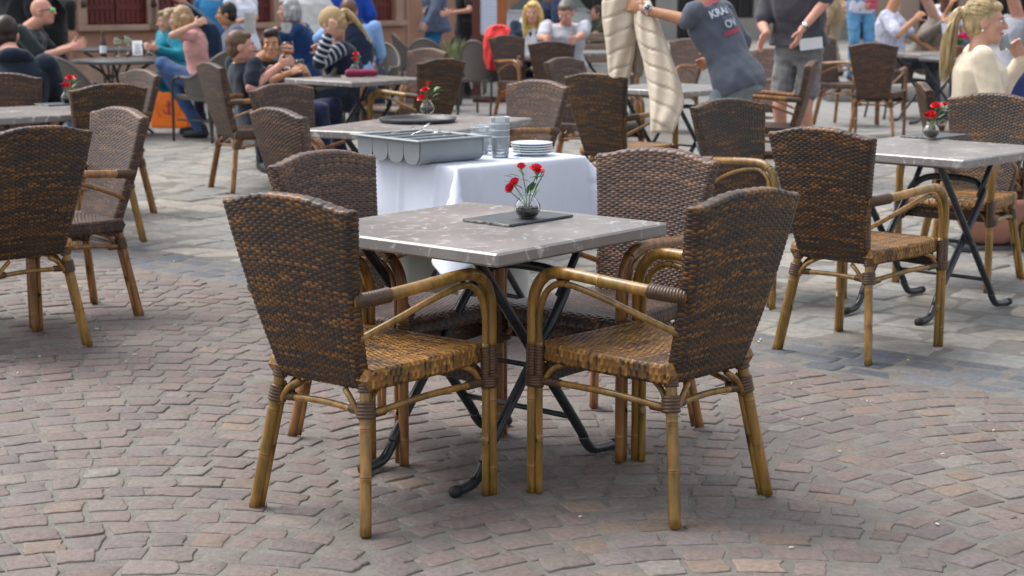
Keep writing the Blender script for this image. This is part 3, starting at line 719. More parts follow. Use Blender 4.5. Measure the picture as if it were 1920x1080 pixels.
def person(label, loc, th, pose='sit', s=1.0, z0=0, lean=0, side=0, head=(0, 0), hair='short', hcol=(.05, .03, .02), skin='fair',
           top=None, sleeve=1.0, bottom=None, leg=2.0, shoes=True, lh=None, rh=None, lpole=None, rpole=None, knees=None, feet=None,
           vox=.0085, grip=.5, face=True, coat=0, tw=0, hipz=None, fem=False, folds=.009, group=None, hpos=None, hipy=None, hands=True, ldir=None, rdir=None, lel=None, rel=None, hem=-.2):
    """joints in local axes (x right, y forward, z up); lh / rh are wrist targets in world space"""
    f = np.array([math.cos(th), math.sin(th), 0]); r = np.array([math.sin(th), -math.cos(th), 0]); up = np.array([0, 0, 1.])
    O = np.array([loc[0], loc[1], z0], float)
    w = lambda p: O+r*p[0]*s+f*p[1]*s+up*p[2]*s
    inv = lambda q: np.array([np.dot(np.asarray(q)-O, r), np.dot(np.asarray(q)-O, f), (np.asarray(q)-O)[2]])/s
    sit = pose == 'sit'
    hz = hipz if hipz is not None else (.54 if sit else .93)
    hip = np.array([0, hipy if hipy is not None else (-.10 if sit else 0), hz]); la, sa = R(lean), R(side)
    t = nrm(np.array([math.sin(sa), math.sin(la)*math.cos(sa), math.cos(la)*math.cos(sa)]))
    fw = nrm(np.array([0, 1, 0])-t*t[1]); rt = np.cross(fw, t)
    if tw: c_, s_ = math.cos(R(tw)), math.sin(R(tw)); rt, fw = rt*c_-fw*s_, fw*c_+rt*s_
    sw = .172 if fem else .195
    neck = hip+t*.50; sh = {q: hip+t*.445+rt*q*sw for q in (-1, 1)}
    hd = neck+nrm(t*.6+up*.5)*.165+fw*.025
    if hpos is not None: hd = inv(hpos)
    yaw, pit = R(head[0]), R(head[1])
    hf = np.array([-math.sin(yaw)*math.cos(pit)*-1, math.cos(yaw)*math.cos(pit), math.sin(pit)]); hf = nrm(hf)
    hr = nrm(np.cross(hf, up)); hu = np.cross(hr, hf); HM = np.stack([hr, hf, hu], 1)
    H = lambda x, y, z: hd+HM @ np.array([x, y, z])
    hips = {q: hip+rt*q*.092-(0, 0, .02) for q in (-1, 1)}
    kn, an = {}, {}
    for q in (-1, 1):
        if sit:
            kn[q] = np.array([q*.13, .34, hz+.0]) if knees is None else inv(knees[(q+1)//2]); an[q] = np.array([q*.13, .36, .085]) if feet is None else inv(feet[(q+1)//2])
        else:
            a_ = np.array([q*.10, .02*q, .085]) if feet is None else inv(feet[(q+1)//2])
            kn[q], an[q] = ik(hips[q], a_, .42, .43, (0, 1, 0))
    dflt = {q: (np.array([q*.13, .30, hz+.10]) if sit else np.array([q*.27, .03, .80])) for q in (-1, 1)}
    el, wr = {}, {}
    for q, tgt, pole in ((-1, lh, lpole), (1, rh, rpole)):
        tg = dflt[q] if tgt is None else inv(tgt)
        ee = lel if q < 0 else rel
        if ee is not None: el[q], wr[q] = inv(ee), tg; continue
        el[q], wr[q] = ik(sh[q], tg, .29, .255, (q*.6, -.5, -.7) if pole is None else pole)
    fs = .86 if fem else 1.0
    def torso(mb, g=0, z1=1.0, flare=0):
        L = []; n = 28; a = np.arange(n)*2*math.pi/n
        for z, rx, ry in ((-.10, .150, .105), (-.05, .165, .122), (.03, .168, .12), (.12, .152 if not fem else .132, .108), (.2, .148 if not fem else .128, .108), (.30, .166, .122), (.38, .178, .118), (.44, .165, .095), (.475, .11, .072), (.51, .066, .058)):
            if z > .5*z1 or (g > 0 and z < hem): continue
            gg = g*(1.0 if z < .43 else .5)+(flare*max(0, .12-z) if flare else 0)
            ca, sa_ = np.cos(a), np.sin(a)
            sq = np.sign(ca)*np.abs(ca)**.85, np.sign(sa_)*np.abs(sa_)**.85
            ctr = hip+t*z+fw*(.012 if .2 < z < .42 else 0)
            L.append(np.array([w(ctr+rt*(sq[0][i]*(rx*fs+gg))+fw*(sq[1][i]*(ry*fs+gg))) for i in range(n)]))
        mb.rings(L)
    def limb(mb, a, b, r1, r2): mb.cap(w(a), w(b), r1*s, r2*s)
    root = empty('person', O, 0, label, 'person', group)
    off = -O
    class B(MB):
        def add(self, V, F, mat=0, col=None): return MB.add(self, np.asarray(V)+off, F, mat, col)
    # body
    m = B(); torso(m, -.012)
    limb(m, neck-t*.03, H(0, -.02, -.06), .060*fs, .056*fs)
    E = lambda p, rad: m.ell(w(p), np.array(rad)*s, np.stack([r*HM[0, i]+f*HM[1, i]+up*HM[2, i] for i in range(3)], 1), 18, 12)
    E(H(0, -.012, .025), (.073, .094, .097)); E(H(0, .024, -.028), (.060, .068, .090)); E(H(0, .045, -.078), (.043, .045, .036))
    E(H(0, .066, -.094), (.022, .020, .018)); E(H(0, .072, .030), (.048, .020, .014))
    m.cap(w(H(0, .090, .016)), w(H(0, .112, -.020)), .0085*s, .0125*s); E(H(0, .104, -.026), (.016, .012, .009)); E(H(0, .086, -.056), (.023, .014, .012))
    for q in (-1, 1):
        E(H(q*.036, .066, -.018), (.024, .022, .022)); E(H(q*.074, -.008, -.006), (.010, .022, .032))
        limb(m, sh[q], el[q], .052*fs, .040*fs); limb(m, el[q], wr[q], .041*fs, .027*fs)
        limb(m, hips[q], kn[q], .078, .052); limb(m, kn[q], an[q], .052, .036)
        limb(m, an[q]+(0, -.02, -.03), an[q]+(0, .15, -.055), .036, .024)
        if hands:
            d = nrm(wr[q]-el[q])
            dd = ldir if q < 0 else rdir
            if dd is not None: d = nrm(np.array([np.dot(dd, r), np.dot(dd, f), dd[2]]))
            inner = nrm(np.array([-q, .15, -.2])-d*np.dot(np.array([-q, .15, -.2]), d)); sidev = nrm(np.cross(d, inner))
            if np.dot(sidev, np.array([0, .7, .7])) < 0: sidev = -sidev
            pc = wr[q]+d*.045
            m.ell(w(pc), np.array((.048, .040, .016))*s, np.stack([r*v[0]+f*v[1]+up*v[2] for v in (d, sidev, inner)], 1), 14, 10)
            for k, (o_, L_) in enumerate(((.030, .066), (.010, .076), (-.010, .072), (-.030, .056))):
                b0 = wr[q]+d*.078+sidev*o_; b1 = b0+nrm(d+sidev*o_*4+inner*grip*.5)*L_*.52; b2 = b1+nrm(d*(1-grip)+inner*grip*1.5+sidev*o_*2)*L_*.5
                m.cap(w(b0), w(b1), .0092*s, .0085*s, 10); m.cap(w(b1), w(b2), .0085*s, .0072*s, 10)
            t0 = wr[q]+d*.02+sidev*.028; t1 = t0+nrm(sidev*.8+d*.7+inner*.3)*.045; t2 = t1+nrm(d+inner*grip+sidev*.2)*.032
            m.cap(w(t0), w(t1), .0125*s, .0105*s, 10); m.cap(w(t1), w(t2), .0100*s, .0085*s, 10)
    remesh(m, 'body', vox, 4, SK[skin], root)
    # clothes
    if top:
        m = B(); torso(m, .016+coat, .955, .25 if coat else .1)
        for q in (-1, 1):
            k = min(1, sleeve); limb(m, sh[q], sh[q]+(el[q]-sh[q])*k, .064*fs+.004+coat*.5, .052*fs+.006+coat*.5)
            if sleeve > 1: limb(m, el[q], el[q]+(wr[q]-el[q])*(sleeve-1), .050*fs+coat*.5, .038*fs+coat*.4)
        remesh(m, 'shirt' if not coat else 'jacket', .010, 5, top, root, folds, int(abs(loc[0])*97+abs(loc[1])*31) % 999, 1.5)
    if bottom:
        m = B(); L = []
        n = 24; a = np.arange(n)*2*math.pi/n
        for z, rx, ry in ((-.12, .155, .11), (-.05, .178, .134), (.04, .176, .13), (.085, .168, .122)):
            L.append(np.array([w(hip+t*z+rt*(math.cos(i)*rx)+fw*(math.sin(i)*ry)) for i in a]))
        m.rings(L)
        for q in (-1, 1):
            k = min(1, leg); limb(m, hips[q], hips[q]+(kn[q]-hips[q])*k, .094, .072 if leg >= 1.5 else .082)
            if leg > 1: limb(m, kn[q], kn[q]+(an[q]-kn[q])*(leg-1), .070, .056)
        remesh(m, 'trousers', .010, 4, bottom, root, folds*.8, 5)
    if shoes:
        for q in (-1, 1):
            m = B(); m.cap(w(an[q]+(0, -.035, -.035)), w(an[q]+(0, .155, -.052)), .048*s, .034*s); m.cap(w(an[q]+(0, -.02, .01)), w(an[q]+(0, .0, -.03)), .05*s, .048*s)
            remesh(m, 'shoe', .010, 2, M_SHOE if shoes is True else shoes, root)
    # head details
    if face:
        for q in (-1, 1):
            m = B(); mm = np.stack([r*HM[0, i]+f*HM[1, i]+up*HM[2, i] for i in range(3)], 1)
            m.ell(w(H(q*.031, .078, .008)), np.array((.0135, .011, .0068))*s, mm, 12, 8); m.ell(w(H(q*.031, .0862, .008)), np.array((.0062, .0040, .0060))*s, mm, 10, 8, mat=1)
            m.build('eye', [M_SCL, M_EYE], root)
            m = B(); m.tube([w(H(q*.014, .091, .026)), w(H(q*.030, .090, .033)), w(H(q*.050, .076, .027))], np.array((.0022, .0028, .0015))*s, 6); m.build('eyebrow', hair_mat(tuple(np.array(hcol)*.6)), root)
        m = B(); m.tube(bez([w(H(-.026, .086, -.056)), w(H(-.011, .098, -.053)), w(H(0, .1, -.055)), w(H(.011, .098, -.053)), w(H(.026, .086, -.056))], 3), .0042*s, 7); m.build('lips', M_LIP, root)
    if hair and hair != 'bald':
        m = B(); HE = lambda p, rad: m.ell(w(H(*p)), np.array(rad)*s, np.stack([r*HM[0, i]+f*HM[1, i]+up*HM[2, i] for i in range(3)], 1), 20, 14)
        if hair == 'beanie': HE((0, -.016, .048), (.090, .108, .098)); HE((0, -.02, .01), (.089, .098, .06))
        else:
            HE((0, -.026, .040), (.081, .097, .094)); HE((0, -.052, -.015), (.073, .064, .075))
            if hair in ('short', 'quiff'):
                for q in (-1, 1): HE((q*.070, .010, .022), (.012, .030, .035))
            if hair == 'quiff':
                HE((0, .040, .102), (.062, .055, .034)); HE((.02, .062, .096), (.045, .036, .030)); HE((-.03, .03, .108), (.04, .05, .03))
            if hair == 'crop': HE((0, .02, .085), (.066, .062, .034))
            if hair in ('long', 'bob'):
                Lz = -.24 if hair == 'long' else -.085
                for q in (-1, 1):
                    m.cap(w(H(q*.066, .012, .055)), w(H(q*.086, .002, -.05)), .032*s, .036*s); m.cap(w(H(q*.083, -.005, -.04)), w(H(q*.088, -.01, Lz)), .036*s, .026*s)
                    m.cap(w(H(q*.05, -.06, 0)), w(H(q*.06, -.065, Lz)), .055*s, .035*s)
                m.cap(w(H(0, -.07, 0)), w(H(0, -.085, Lz)), .07*s, .04*s); HE((.0, .045, .09), (.058, .045, .028))
            if hair == 'pony':
                HE((0, .018, .082), (.066, .066, .036))
                P = bez([w(H(0, -.105, .045)), w(H(0, -.150, .03)), w(H(.0, -.172, -.05)), w(H(.0, -.182, -.17)), w(H(0, -.175, -.33))], 5)
                m.tube(P, np.interp(np.linspace(0, 1, len(P)), [0, .15, .5, 1], [.02, .032, .030, .010])*s, 12)
        ho = remesh(m, 'knitted_hat' if hair == 'beanie' else 'hair', .007, 7, hair_mat(hcol) if hair != 'beanie' else fabric(hcol), root, .0007 if hair != 'beanie' else .001, 3, .3, axis=hu)
    root['_'] = 0; del root['_']
    return dict(root=root, w=w, H=H, wr=wr, el=el, sh=sh, off=off, B=B, hip=hip, t=t, rt=rt, fw=fw, s=s, HM=HM, r=r, f=f, hd=hd)

# ------------------------------------------------------------------ buildings behind
M_SAND = mat('pink_sandstone', (.34, .178, .118), .85, var=.22, scale=1.6, bump=.3, bscale=30, detail=9)
M_SANDL = mat('pale_sandstone', (.36, .235, .175), .85, var=.2, scale=3, bump=.3, bscale=40)
M_SHUT = mat('dark_red_shutter', (.115, .018, .016), .55, var=.25, scale=5)
M_DARKW = mat('dark_pane', (.015, .016, .018), .15)
def sandstone_house():
    A = np.array([-11.0, 20.9]); e = nrm([.8, .62]); n = np.array([e[1], -e[0]]); ang = math.atan2(e[1], e[0])
    root = empty('sandstone_house', (A[0], A[1], 0), ang, 'pink sandstone building front with dark red closed shutters', 'building')
    L = 15.0; Hh = 9.0
    def along(px):
        u = (px-960)/FPX/math.cos(PITCH)*1.005      # where the sight line meets the wall
        return (u*A[1]-A[0])/(e[0]-u*e[1])
    wins = [(along(188), along(302)), (along(314), along(384)), (along(430), along(527)), (along(585), along(642)), (along(670), along(748))]
    for k in (1,): pass
    sill = .88; head = 2.75
    m = MB(); x = 0
    for a, b in wins:
        m.box(((x+a)/2, .2, Hh/2), (a-x, .4, Hh)); x = b
        m.box(((a+b)/2, .2, sill/2), (b-a, .4, sill)); m.box(((a+b)/2, .2, (head+Hh)/2), (b-a, .4, Hh-head))
    m.box(((x+L)/2, .2, Hh/2), (L-x, .4, Hh)); m.box((L/2, 3.6, Hh/2), (L-.02, 6.4, Hh-.02))
    m.build('wall', M_SAND, root, smooth=False)
    m = MB()
    m.box((L/2, -.04, .16), (L, .08, .32), bev=.01); m.build('plinth', M_SANDL, root, smooth=False)
    # dressed pilaster strips and joints of the ashlar
    m = MB()
    for xx in (along(112), along(156), along(770), along(822)): m = MB(); m.box((xx, -.012, 1.9), (.05, .024, 3.1), bev=.004); m.build('pilaster', M_SANDL, root, smooth=False)
    m = MB()
    for z in (.62,):
        m.box((along(150)/2, -.008, z), (along(150), .016, .03))
    m.build('moulding', M_SANDL, root, smooth=False)
    for a, b in wins:
        f = MB()
        f.box((a-.07, -.02, (sill+head)/2), (.14, .04, head-sill), bev=.006); f.box(((a+b)/2, -.019, head+.05), (b-a+.276, .038, .10), bev=.006); f.box((b+.07, -.02, (sill+head)/2), (.14, .04, head-sill), bev=.006)
        w = f.build('window_frame', M_SANDL, root, smooth=False)
        q = MB(); q.box(((a+b)/2, -.045, sill-.045), (b-a+.34, .13, .09), bev=.012); q.build('sill', M_SANDL, w, smooth=False)
        q = MB(); mid = (a+b)/2
        for c0, c1 in ((a+.01, mid-.006), (mid+.006, b-.01)):
            nn = max(3, int((c1-c0)/.075)); st = (c1-c0)/nn
            for k in range(nn): q.box((c0+(k+.5)*st, .11, (sill+head)/2), (st-.008, .04, head-sill-.02), bev=.006)
            for z in (sill+.25, head-.3): q.box(((c0+c1)/2, .083, z), (c1-c0-.02, .012, .07))
        q.build('shutter', M_SHUT, w, smooth=False)
        q = MB(); q.box((mid, .25, (sill+head)/2), (b-a-.02, .04, head-sill-.02)); q.build('pane', M_DARKW, w, smooth=False)
        if b < 9:
            q = MB()
            for xx in (a-.055, b+.055): q = MB(); q.box((xx, -.05, sill+.30), (.07, .03, .10), bev=.01); q.tube([(xx, -.05, sill+.30), (xx, -.13, sill+.28)], .02, 8); q.build('shutter_hook', M_TUBF, w)
    m = MB(); m.box((L/2, 3.2, Hh+.15), (L+.6, 7.4, .3), bev=.03); m.build('roof', mat('slate_roof', (.08, .07, .07), .7), root, smooth=False)
sandstone_house()
def town_house(x0, x1, y, h, col, label, dark, nw):
    root = empty('town_house', ((x0+x1)/2, y, 0), 0, label, 'building'); Wd = x1-x0
    m = MB(); xs = np.linspace(-Wd/2, Wd/2, nw+1); base = .55; hd = 2.7; x = -Wd/2
    ml = mat('plaster', col, .85, var=.15, scale=1.2, detail=8)
    pw = Wd/nw*.27
    for k in range(nw):
        a, b = xs[k]+pw, xs[k+1]-pw*.6
        m.box(((x+a)/2, .2, h/2), (a-x, .4, h)); x = b
        m.box(((a+b)/2, .2, (hd+h)/2), (b-a, .4, h-hd))
        if k % 2: m.box(((a+b)/2, .2, base/2), (b-a, .4, base))
    m.box(((x+Wd/2)/2, .2, h/2), (Wd/2-x, .4, h)); m.box((0, 4.4, h/2), (Wd-.02, 8, h-.02)); m.build('wall', ml, root, smooth=False)
    for k in range(nw):
        a, b = xs[k]+pw, xs[k+1]-pw*.6; z0 = base if k % 2 else .02
        f = MB(); t = .06
        f.box((a+t/2+.002, .13, (z0+hd)/2), (t, .09, hd-z0-.01)); f.box((b-t/2-.002, .13, (z0+hd)/2), (t, .09, hd-z0-.01)); f.box(((a+b)/2, .128, (z0+hd)/2), (.05, .08, hd-z0-.02)); f.box(((a+b)/2, .126, hd-.5), (b-a-.02, .07, .05))
        w = f.build('window_frame' if k % 2 else 'door_frame', mat('frame_paint', dark, .5), root, smooth=False)
        q = MB(); q.box(((a+b)/2, .22, (z0+hd)/2), (b-a-.02, .03, hd-z0-.02)); q.build('pane', M_DARKW, w, smooth=False)
    for st in range(2):
        for k in range(nw):
            c = (xs[k]+xs[k+1])/2; z = 4.6+st*3
            if z+1 > h: continue
            f = MB(); f.box((c, -.03, z), (1.25, .06, 1.7), bev=.01); w = f.build('window_frame', mat('frame_paint', (.5, .48, .45), .6), root, smooth=False)
            q = MB(); q.box((c, -.045, z), (1.0, .05, 1.45)); q.build('pane', M_DARKW, w, smooth=False)
    m = MB(); m.box((0, 4, h+.2), (Wd+.5, 9, .4), bev=.04); m.build('roof', mat('roof_tiles', (.12, .06, .045), .8, var=.3, scale=4), root, smooth=False)
town_house(-1.2, 9.5, 47, 10, (.30, .29, .27), 'grey plastered house with dark shop doors behind the parked car', (.03, .03, .032), 8)
town_house(9.7, 22, 43, 9, (.26, .20, .16), 'brown stone house front behind the tables on the right', (.06, .045, .035), 7)
town_house(22.2, 36, 39, 11, (.33, .30, .25), 'pale cream house at the far right of the square', (.05, .05, .05), 7)

# ------------------------------------------------------------------ rattan armchairs
CHG = 'rattan armchairs around the terrace tables'
chairs = [
 ('gold', -.403, 4.693, .910, 'rattan armchair front left of the white-veined table, its dark back nearest the camera'),
 ('gold', .407, 4.759, 2.376, 'rattan armchair front right of the main table, woven back facing the camera'),
 ('brown', -.386, 5.40, -.674, 'reddish brown rattan armchair behind the main table, left of the white cloth'),
 ('brown', .301, 5.437, -2.22, 'reddish brown rattan armchair behind the main table, right of the roses'),
 ('gold', 1.399, 6.765, .823, 'rattan armchair with golden arm, back to us at the right-hand table with roses'),
 ('brown', -1.988, 7.42, -2.42, 'brown rattan armchair standing alone at left, seat turned towards the camera'),
 ('gold', -2.06, 6.83, 2.33, 'dark rattan armchair cut off by the left edge of the picture'),
 ('gold', -2.44, 9.70, 2.29, 'dark striped rattan armchair at the far left table beside the small rose vase'),
 ('brown', -2.635, 10.86, -2.42, 'pale rattan armchair beside the orange shopping bag'),
 ('brown', -1.87, 12.25, .547, 'tall rattan armchair the brown-haired boy with the glass sits in'),
 ('brown', -1.04, 9.27, -.67, 'spotted rattan armchair in front of the two boys, by the long table with the tray'),
 ('brown', -.80, 7.78, .65, 'rattan armchair with curved pale top edge just left of the cutlery tray'),
 ('gold', -.74, 12.95, 2.35, 'dark rattan armchair behind the roses on the long table with the tray'),
 ('brown', -.93, 14.55, -2.3, 'pale grey-looking rattan armchair beside the maroon cloth'),
 ('brown', -.06, 9.60, -2.33, 'pale rattan armchair behind the stacked glasses and plates'),
 ('brown', .63, 12.7, -.67, 'spotted rattan armchair left of the beige quilted jacket, seat towards us'),
 ('gold', .71, 10.86, .90, 'dark rattan armchair under the hanging beige quilted jacket'),
 ('gold', 1.22, 7.94, -.93, 'orange-flecked rattan armchair below the man in the grey T-shirt'),
 ('gold', 2.24, 8.35, -2.22, 'golden flecked rattan armchair in front of the woman in the cream jumper'),
 ('brown', 3.51, 16.42, 1.204, 'straight-backed dark rattan armchair standing free in front of the woman in blue jeans'),
 ('brown', 3.50, 17.9, -.75, 'rattan armchair half hidden behind the straight-backed dark one'),
 ('brown', 1.88, 12.5, 2.85, 'rattan armchair seen edge-on in front of the man in grey shorts'),
 ('brown', 1.60, 17.2, -2.3, 'rattan armchair with yellow arms behind the man in the grey T-shirt'),
 ('brown', 2.05, 14.6, -2.3, 'rattan armchair between the man in the grey T-shirt and the man with the watch'),
 ('brown', .45, 16.9, 1.35, 'dark rattan armchair in front of the man in the pale T-shirt'),
 ('brown', .12, 18.3, -.95, 'pale brown rattan armchair beside the red jacket'),
 ('gold', 2.62, 9.55, -.12, 'rattan armchair the woman in the cream jumper sits in'),
 ('brown', -3.12, 10.95, 1.45, 'brown rattan armchair the boy in the navy hoodie sits in'),
 ('brown', 3.95, 12.4, 1.9, 'rattan armchair at the right edge with a navy blanket over its back'),
]
for v, x, y, th, lab in chairs: put(v, x, y, th, lab, CHG)
TUB = 'wicker tub chairs of the neighbouring cafe'
tubs = [
 (-3.93, 14.9, 1.6, 'grey-brown wicker tub chair in front of the bald man'),
 (-2.86, 16.1, 2.5, 'grey-brown wicker tub chair with slender legs beside the woman in pink'),
 (-.30, 19.3, 1.05, 'wicker tub chair with a red jacket hung over its back'),
 (-1.45, 18.0, -1.9, 'empty wicker tub chair right of the woman in the striped navy jumper'),
 (-.95, 20.0, 1.3, 'wicker tub chair behind the pale grey-looking rattan chair'),
 (-.60, 23.2, 1.6, 'wicker tub chair in front of the waitress in black'),
 (-2.25, 15.6, .2, 'wicker tub chair behind the smiling boy'),
 (-1.75, 15.0, -3.0, 'wicker tub chair the woman in the striped navy jumper sits in'),
 (-2.35, 18.3, -3.0, 'wicker tub chair the grey-haired woman sits in'),
 (4.25, 18.9, .3, 'dark wicker tub chair of the man in the patterned white shirt'),
 (-1.25, 21.8, .3, 'wicker tub chair near the person in the denim jacket'),
 (-4.55, 16.1, .1, 'wicker tub chair the bald man sits in'),
]
for x, y, th, lab in tubs: put('tub', x, y, th, lab, TUB)

# ------------------------------------------------------------------ tables
TG = 'grey stone-topped folding tables'
def table(x, y, ang, lab, kind='table'): return put(kind, x, y, ang+math.pi/2, lab, TG, 'table')
table(-.0885, 5.086, R(50), 'square grey stone-topped folding table in front, with white veins and roses')
table(1.86, 7.57, R(46), 'square grey stone-topped folding table at right with roses on a slate plate')
table(-2.72, 7.15, R(48), 'square folding table at the left edge, only its foot showing behind the armchair')
table(-2.75, 9.80, R(40), 'square grey stone-topped folding table at far left with a small rose vase')
table(-.475, 8.90, R(64), 'long grey stone-topped table carrying the round dark tray', 'long')
table(-1.20, 13.25, R(46), 'stone-topped folding table of the two boys with a maroon cloth on it')
table(1.15, 12.1, R(46), 'stone-topped folding table behind the beige quilted jacket')
table(4.45, 18.2, R(20), 'stone-topped folding table with red roses beside the blonde ponytail')
table(1.0, 18.6, R(10), 'pale stone-topped folding table in front of the man in the pale T-shirt')
put('round', -3.80, 16.6, 0, 'round dark cafe table with beer bottle and glasses before the bald man', 'round cafe tables', 'table')
put('round', -4.6, 19.6, 0, 'round dark cafe table close to the sandstone wall', 'round cafe tables', 'table')
put('round', -2.9, 17.9, 0, 'round dark cafe table in front of the grey-haired woman', 'round cafe tables', 'table')

# ------------------------------------------------------------------ on the tables
TOP = .7405
VG = 'glass rose vases'; RG = 'red roses in glass vases'
def vase(px, py, rv, rz, lv, lr, z=TOP):
    p = G2(px, py, z); put('vase', p[0], p[1], math.pi/2, lv, VG, 'vase', z); put('roses%d' % rv, p[0], p[1], math.pi/2+rz, lr, RG, 'flowers', z)
def slate(px, py, ang, lab):
    p = G2(px, py, TOP); return put('mat', p[0], p[1], ang+math.pi/2, lab, 'slate plates under the vases', 'plate', TOP)
slate(972, 411, R(48.6), 'dark slate plate on the front table under the glass vase')
vase(989, 409, 0, 0, 'round glass vase with dark gravel on the front table', 'red roses with thin green stems on the front table', TOP+.009)
slate(1752, 256, R(46), 'dark slate plate on the right-hand table')
vase(1745, 259, 1, 0, 'round glass vase with dark gravel on the right-hand table', 'three red roses with broad leaves on the right-hand table', TOP+.009)
slate(122, 196, R(40), 'slate plate on the far left table')
vase(127, 193, 1, .6, 'small glass vase on the far left table', 'red roses on the far left table by the boy in the hoodie', TOP+.009)
vase(801, 213, 2, 0, 'glass vase behind the round dark tray', 'red rosebuds standing behind the round dark tray')
vase(665, 136, 1, 1.0, 'glass vase behind the maroon cloth', 'red roses behind the maroon cloth')
vase(1722, 86, 1, .3, 'glass vase beside the blonde ponytail', 'red roses beside the blonde ponytail')
# serving table with white cloth
TA = R(41); TC = np.array([-.235+.34*(math.cos(TA)-math.sin(TA))+.02, 6.64+.34*(math.cos(TA)+math.sin(TA))]); CT = .748; HALF = .345
put('table', TC[0], TC[1], TA+math.pi/2, 'folding serving table hidden under the white tablecloth', TG, 'table').scale = (.84, .84, 1.0)
def tablecloth():
    N_ = 121; ext = HALF+.37; q = np.linspace(-ext, ext, N_); g = np.zeros((N_, N_, 3))
    rr = np.random.default_rng(4)
    for i, a in enumerate(q):
        for j, b in enumerate(q):
            p, s = max(0, abs(a)-HALF), max(0, abs(b)-HALF); sx, sy = np.sign(a), np.sign(b)
            x, y = np.clip(a, -HALF, HALF), np.clip(b, -HALF, HALF); z = CT
            if p == 0 and s == 0: pass
            else:
                d = math.hypot(p, s); ph = math.atan2(s, p)
                al = R(36)*math.sin(2*ph)**.9+R(3)
                az = math.pi/4+(ph-math.pi/4)*1.0
                dr = min(d, 5)
                rad = .010*(1-math.exp(-dr/.012)); k = max(0, dr-.012)
                out = rad+math.sin(al)*k; z = CT-.010*(1-math.cos(min(1.57, dr/.010)))-math.cos(al)*k
                wv = .010*math.sin((a if s > 0 else b)*17+1.3*sx+.7*sy)*min(1, dr/.2)*(1-math.sin(2*ph))
                out += wv+.008*min(1, dr/.3)
                x += sx*math.cos(az)*out; y += sy*math.sin(az)*out
            g[i, j] = (x, y, z)
    # ironed-in fold lines
    for c in (-.46, -.23, .0, .23, .46):
        k = np.exp(-((q-c)/.011)**2)*.0026
        g[:, :, 2] += k[:, None]*(np.abs(q) < HALF)[None, :]; g[:, :, 2] += k[None, :]*(np.abs(q) < HALF)[:, None]
        o = (np.abs(q) > HALF)
        g[:, o, 1] += k[:, None]*np.sign(q[o])[None, :]*3.2; g[o, :, 0] += k[None, :]*np.sign(q[o])[:, None]*3.2
    m = MB(); m.patch(g); lo = g.copy()
    o = m.build('tablecloth', M_LINEN, loc=(TC[0], TC[1], 0)); o.rotation_euler = (0, 0, TA)
    sd_ = o.modifiers.new('t', 'SOLIDIFY'); sd_.thickness = .0012
    tag(o, 'white linen tablecloth draped to a point over the serving table', 'tablecloth')
tablecloth()
# cutlery tray: four round-bottomed bays
def cutlery_tray():
    c = P3(792, 262, 6.93); root = empty('cutlery_tray', (c[0]-.01, c[1]+.02, CT+.0015), TA, 'grey plastic cutlery tray with four round-bottomed bays', 'tray')
    W_, D_, Hh = .415, .34, .098; bw = W_/4      # bays lie side by side along local y, running along x
    m = MB()
    for k in range(4):
        y0 = -W_/2+bw*(k+.5); n = 20; a = np.linspace(0, 1, n)
        def prof(rw, hh, dz): 
            rc = rw*.82; up_ = [(-rw-.0015, 0), (-rw-.001, -.25*(hh-rc)), (-rw, -.6*(hh-rc)), (-rw, -(hh-rc))]
            arc = [(-rw+rc-rc*math.cos(t), -(hh-rc)-rc*math.sin(t)) for t in np.linspace(.2, math.pi/2, 6)]
            pl = up_+arc; pl = pl+[(-y_, z_) for y_, z_ in pl[::-1]]; pl = np.array(pl); return pl[:, 0], pl[:, 1]+dz
        L = []
        for x, kk in ((-D_/2+.045, .1), (-D_/2+.02, .55), (-D_/2+.006, .86), (-D_/2, 1), (D_/2, 1), (D_/2-.006, .86), (D_/2-.02, .55), (D_/2-.045, .1)): pass
        o1, z1 = prof(bw*.485, Hh-.008, Hh-.006)
        g = np.array([[(x, y0+yy, zz) for yy, zz in zip(o1, z1)] for x in (-D_/2+.012, -D_/2+.004, D_/2-.004, D_/2-.012)])
        g[0, :, 2] = np.maximum(g[0, :, 2], .006); g[3, :, 2] = np.maximum(g[3, :, 2], .006)
        m.patch(g)
        for x in (-D_/2+.004, D_/2-.004):
            m.add(np.array([(x, y0+yy, zz) for yy, zz in zip(o1, z1)]), [tuple(range(n))])
        i1, zi = prof(bw*.455, Hh-.016, Hh+.0)
        g = np.array([[(x, y0+yy, zz) for yy, zz in zip(i1, zi)] for x in (-D_/2+.008, D_/2-.008)])[::-1]; m.patch(g)
    m.build('tray_bays', M_TRAYG, root, smooth=False)
    m = MB(); z = Hh; xs = [-D_/2-.022, -D_/2+.006, D_/2-.006, D_/2+.022]; e = W_/2
    m.box((-D_/2-.006, 0, z), (.03, W_+.05, .008), bev=.003); m.box((D_/2+.006, 0, z), (.03, W_+.05, .008), bev=.003)
    for k in range(5):
        y = -W_/2+bw*k; wd = .012 if 0 < k < 4 else .028; yy = y if 0 < k < 4 else y+(.006 if k == 4 else -.006)
        m.box((0, yy, z+.0003), (D_-.018, wd, .0074), bev=.002)
    m.build('rim', M_TRAYG, root, smooth=False)
    return root
tray = cutlery_tray()
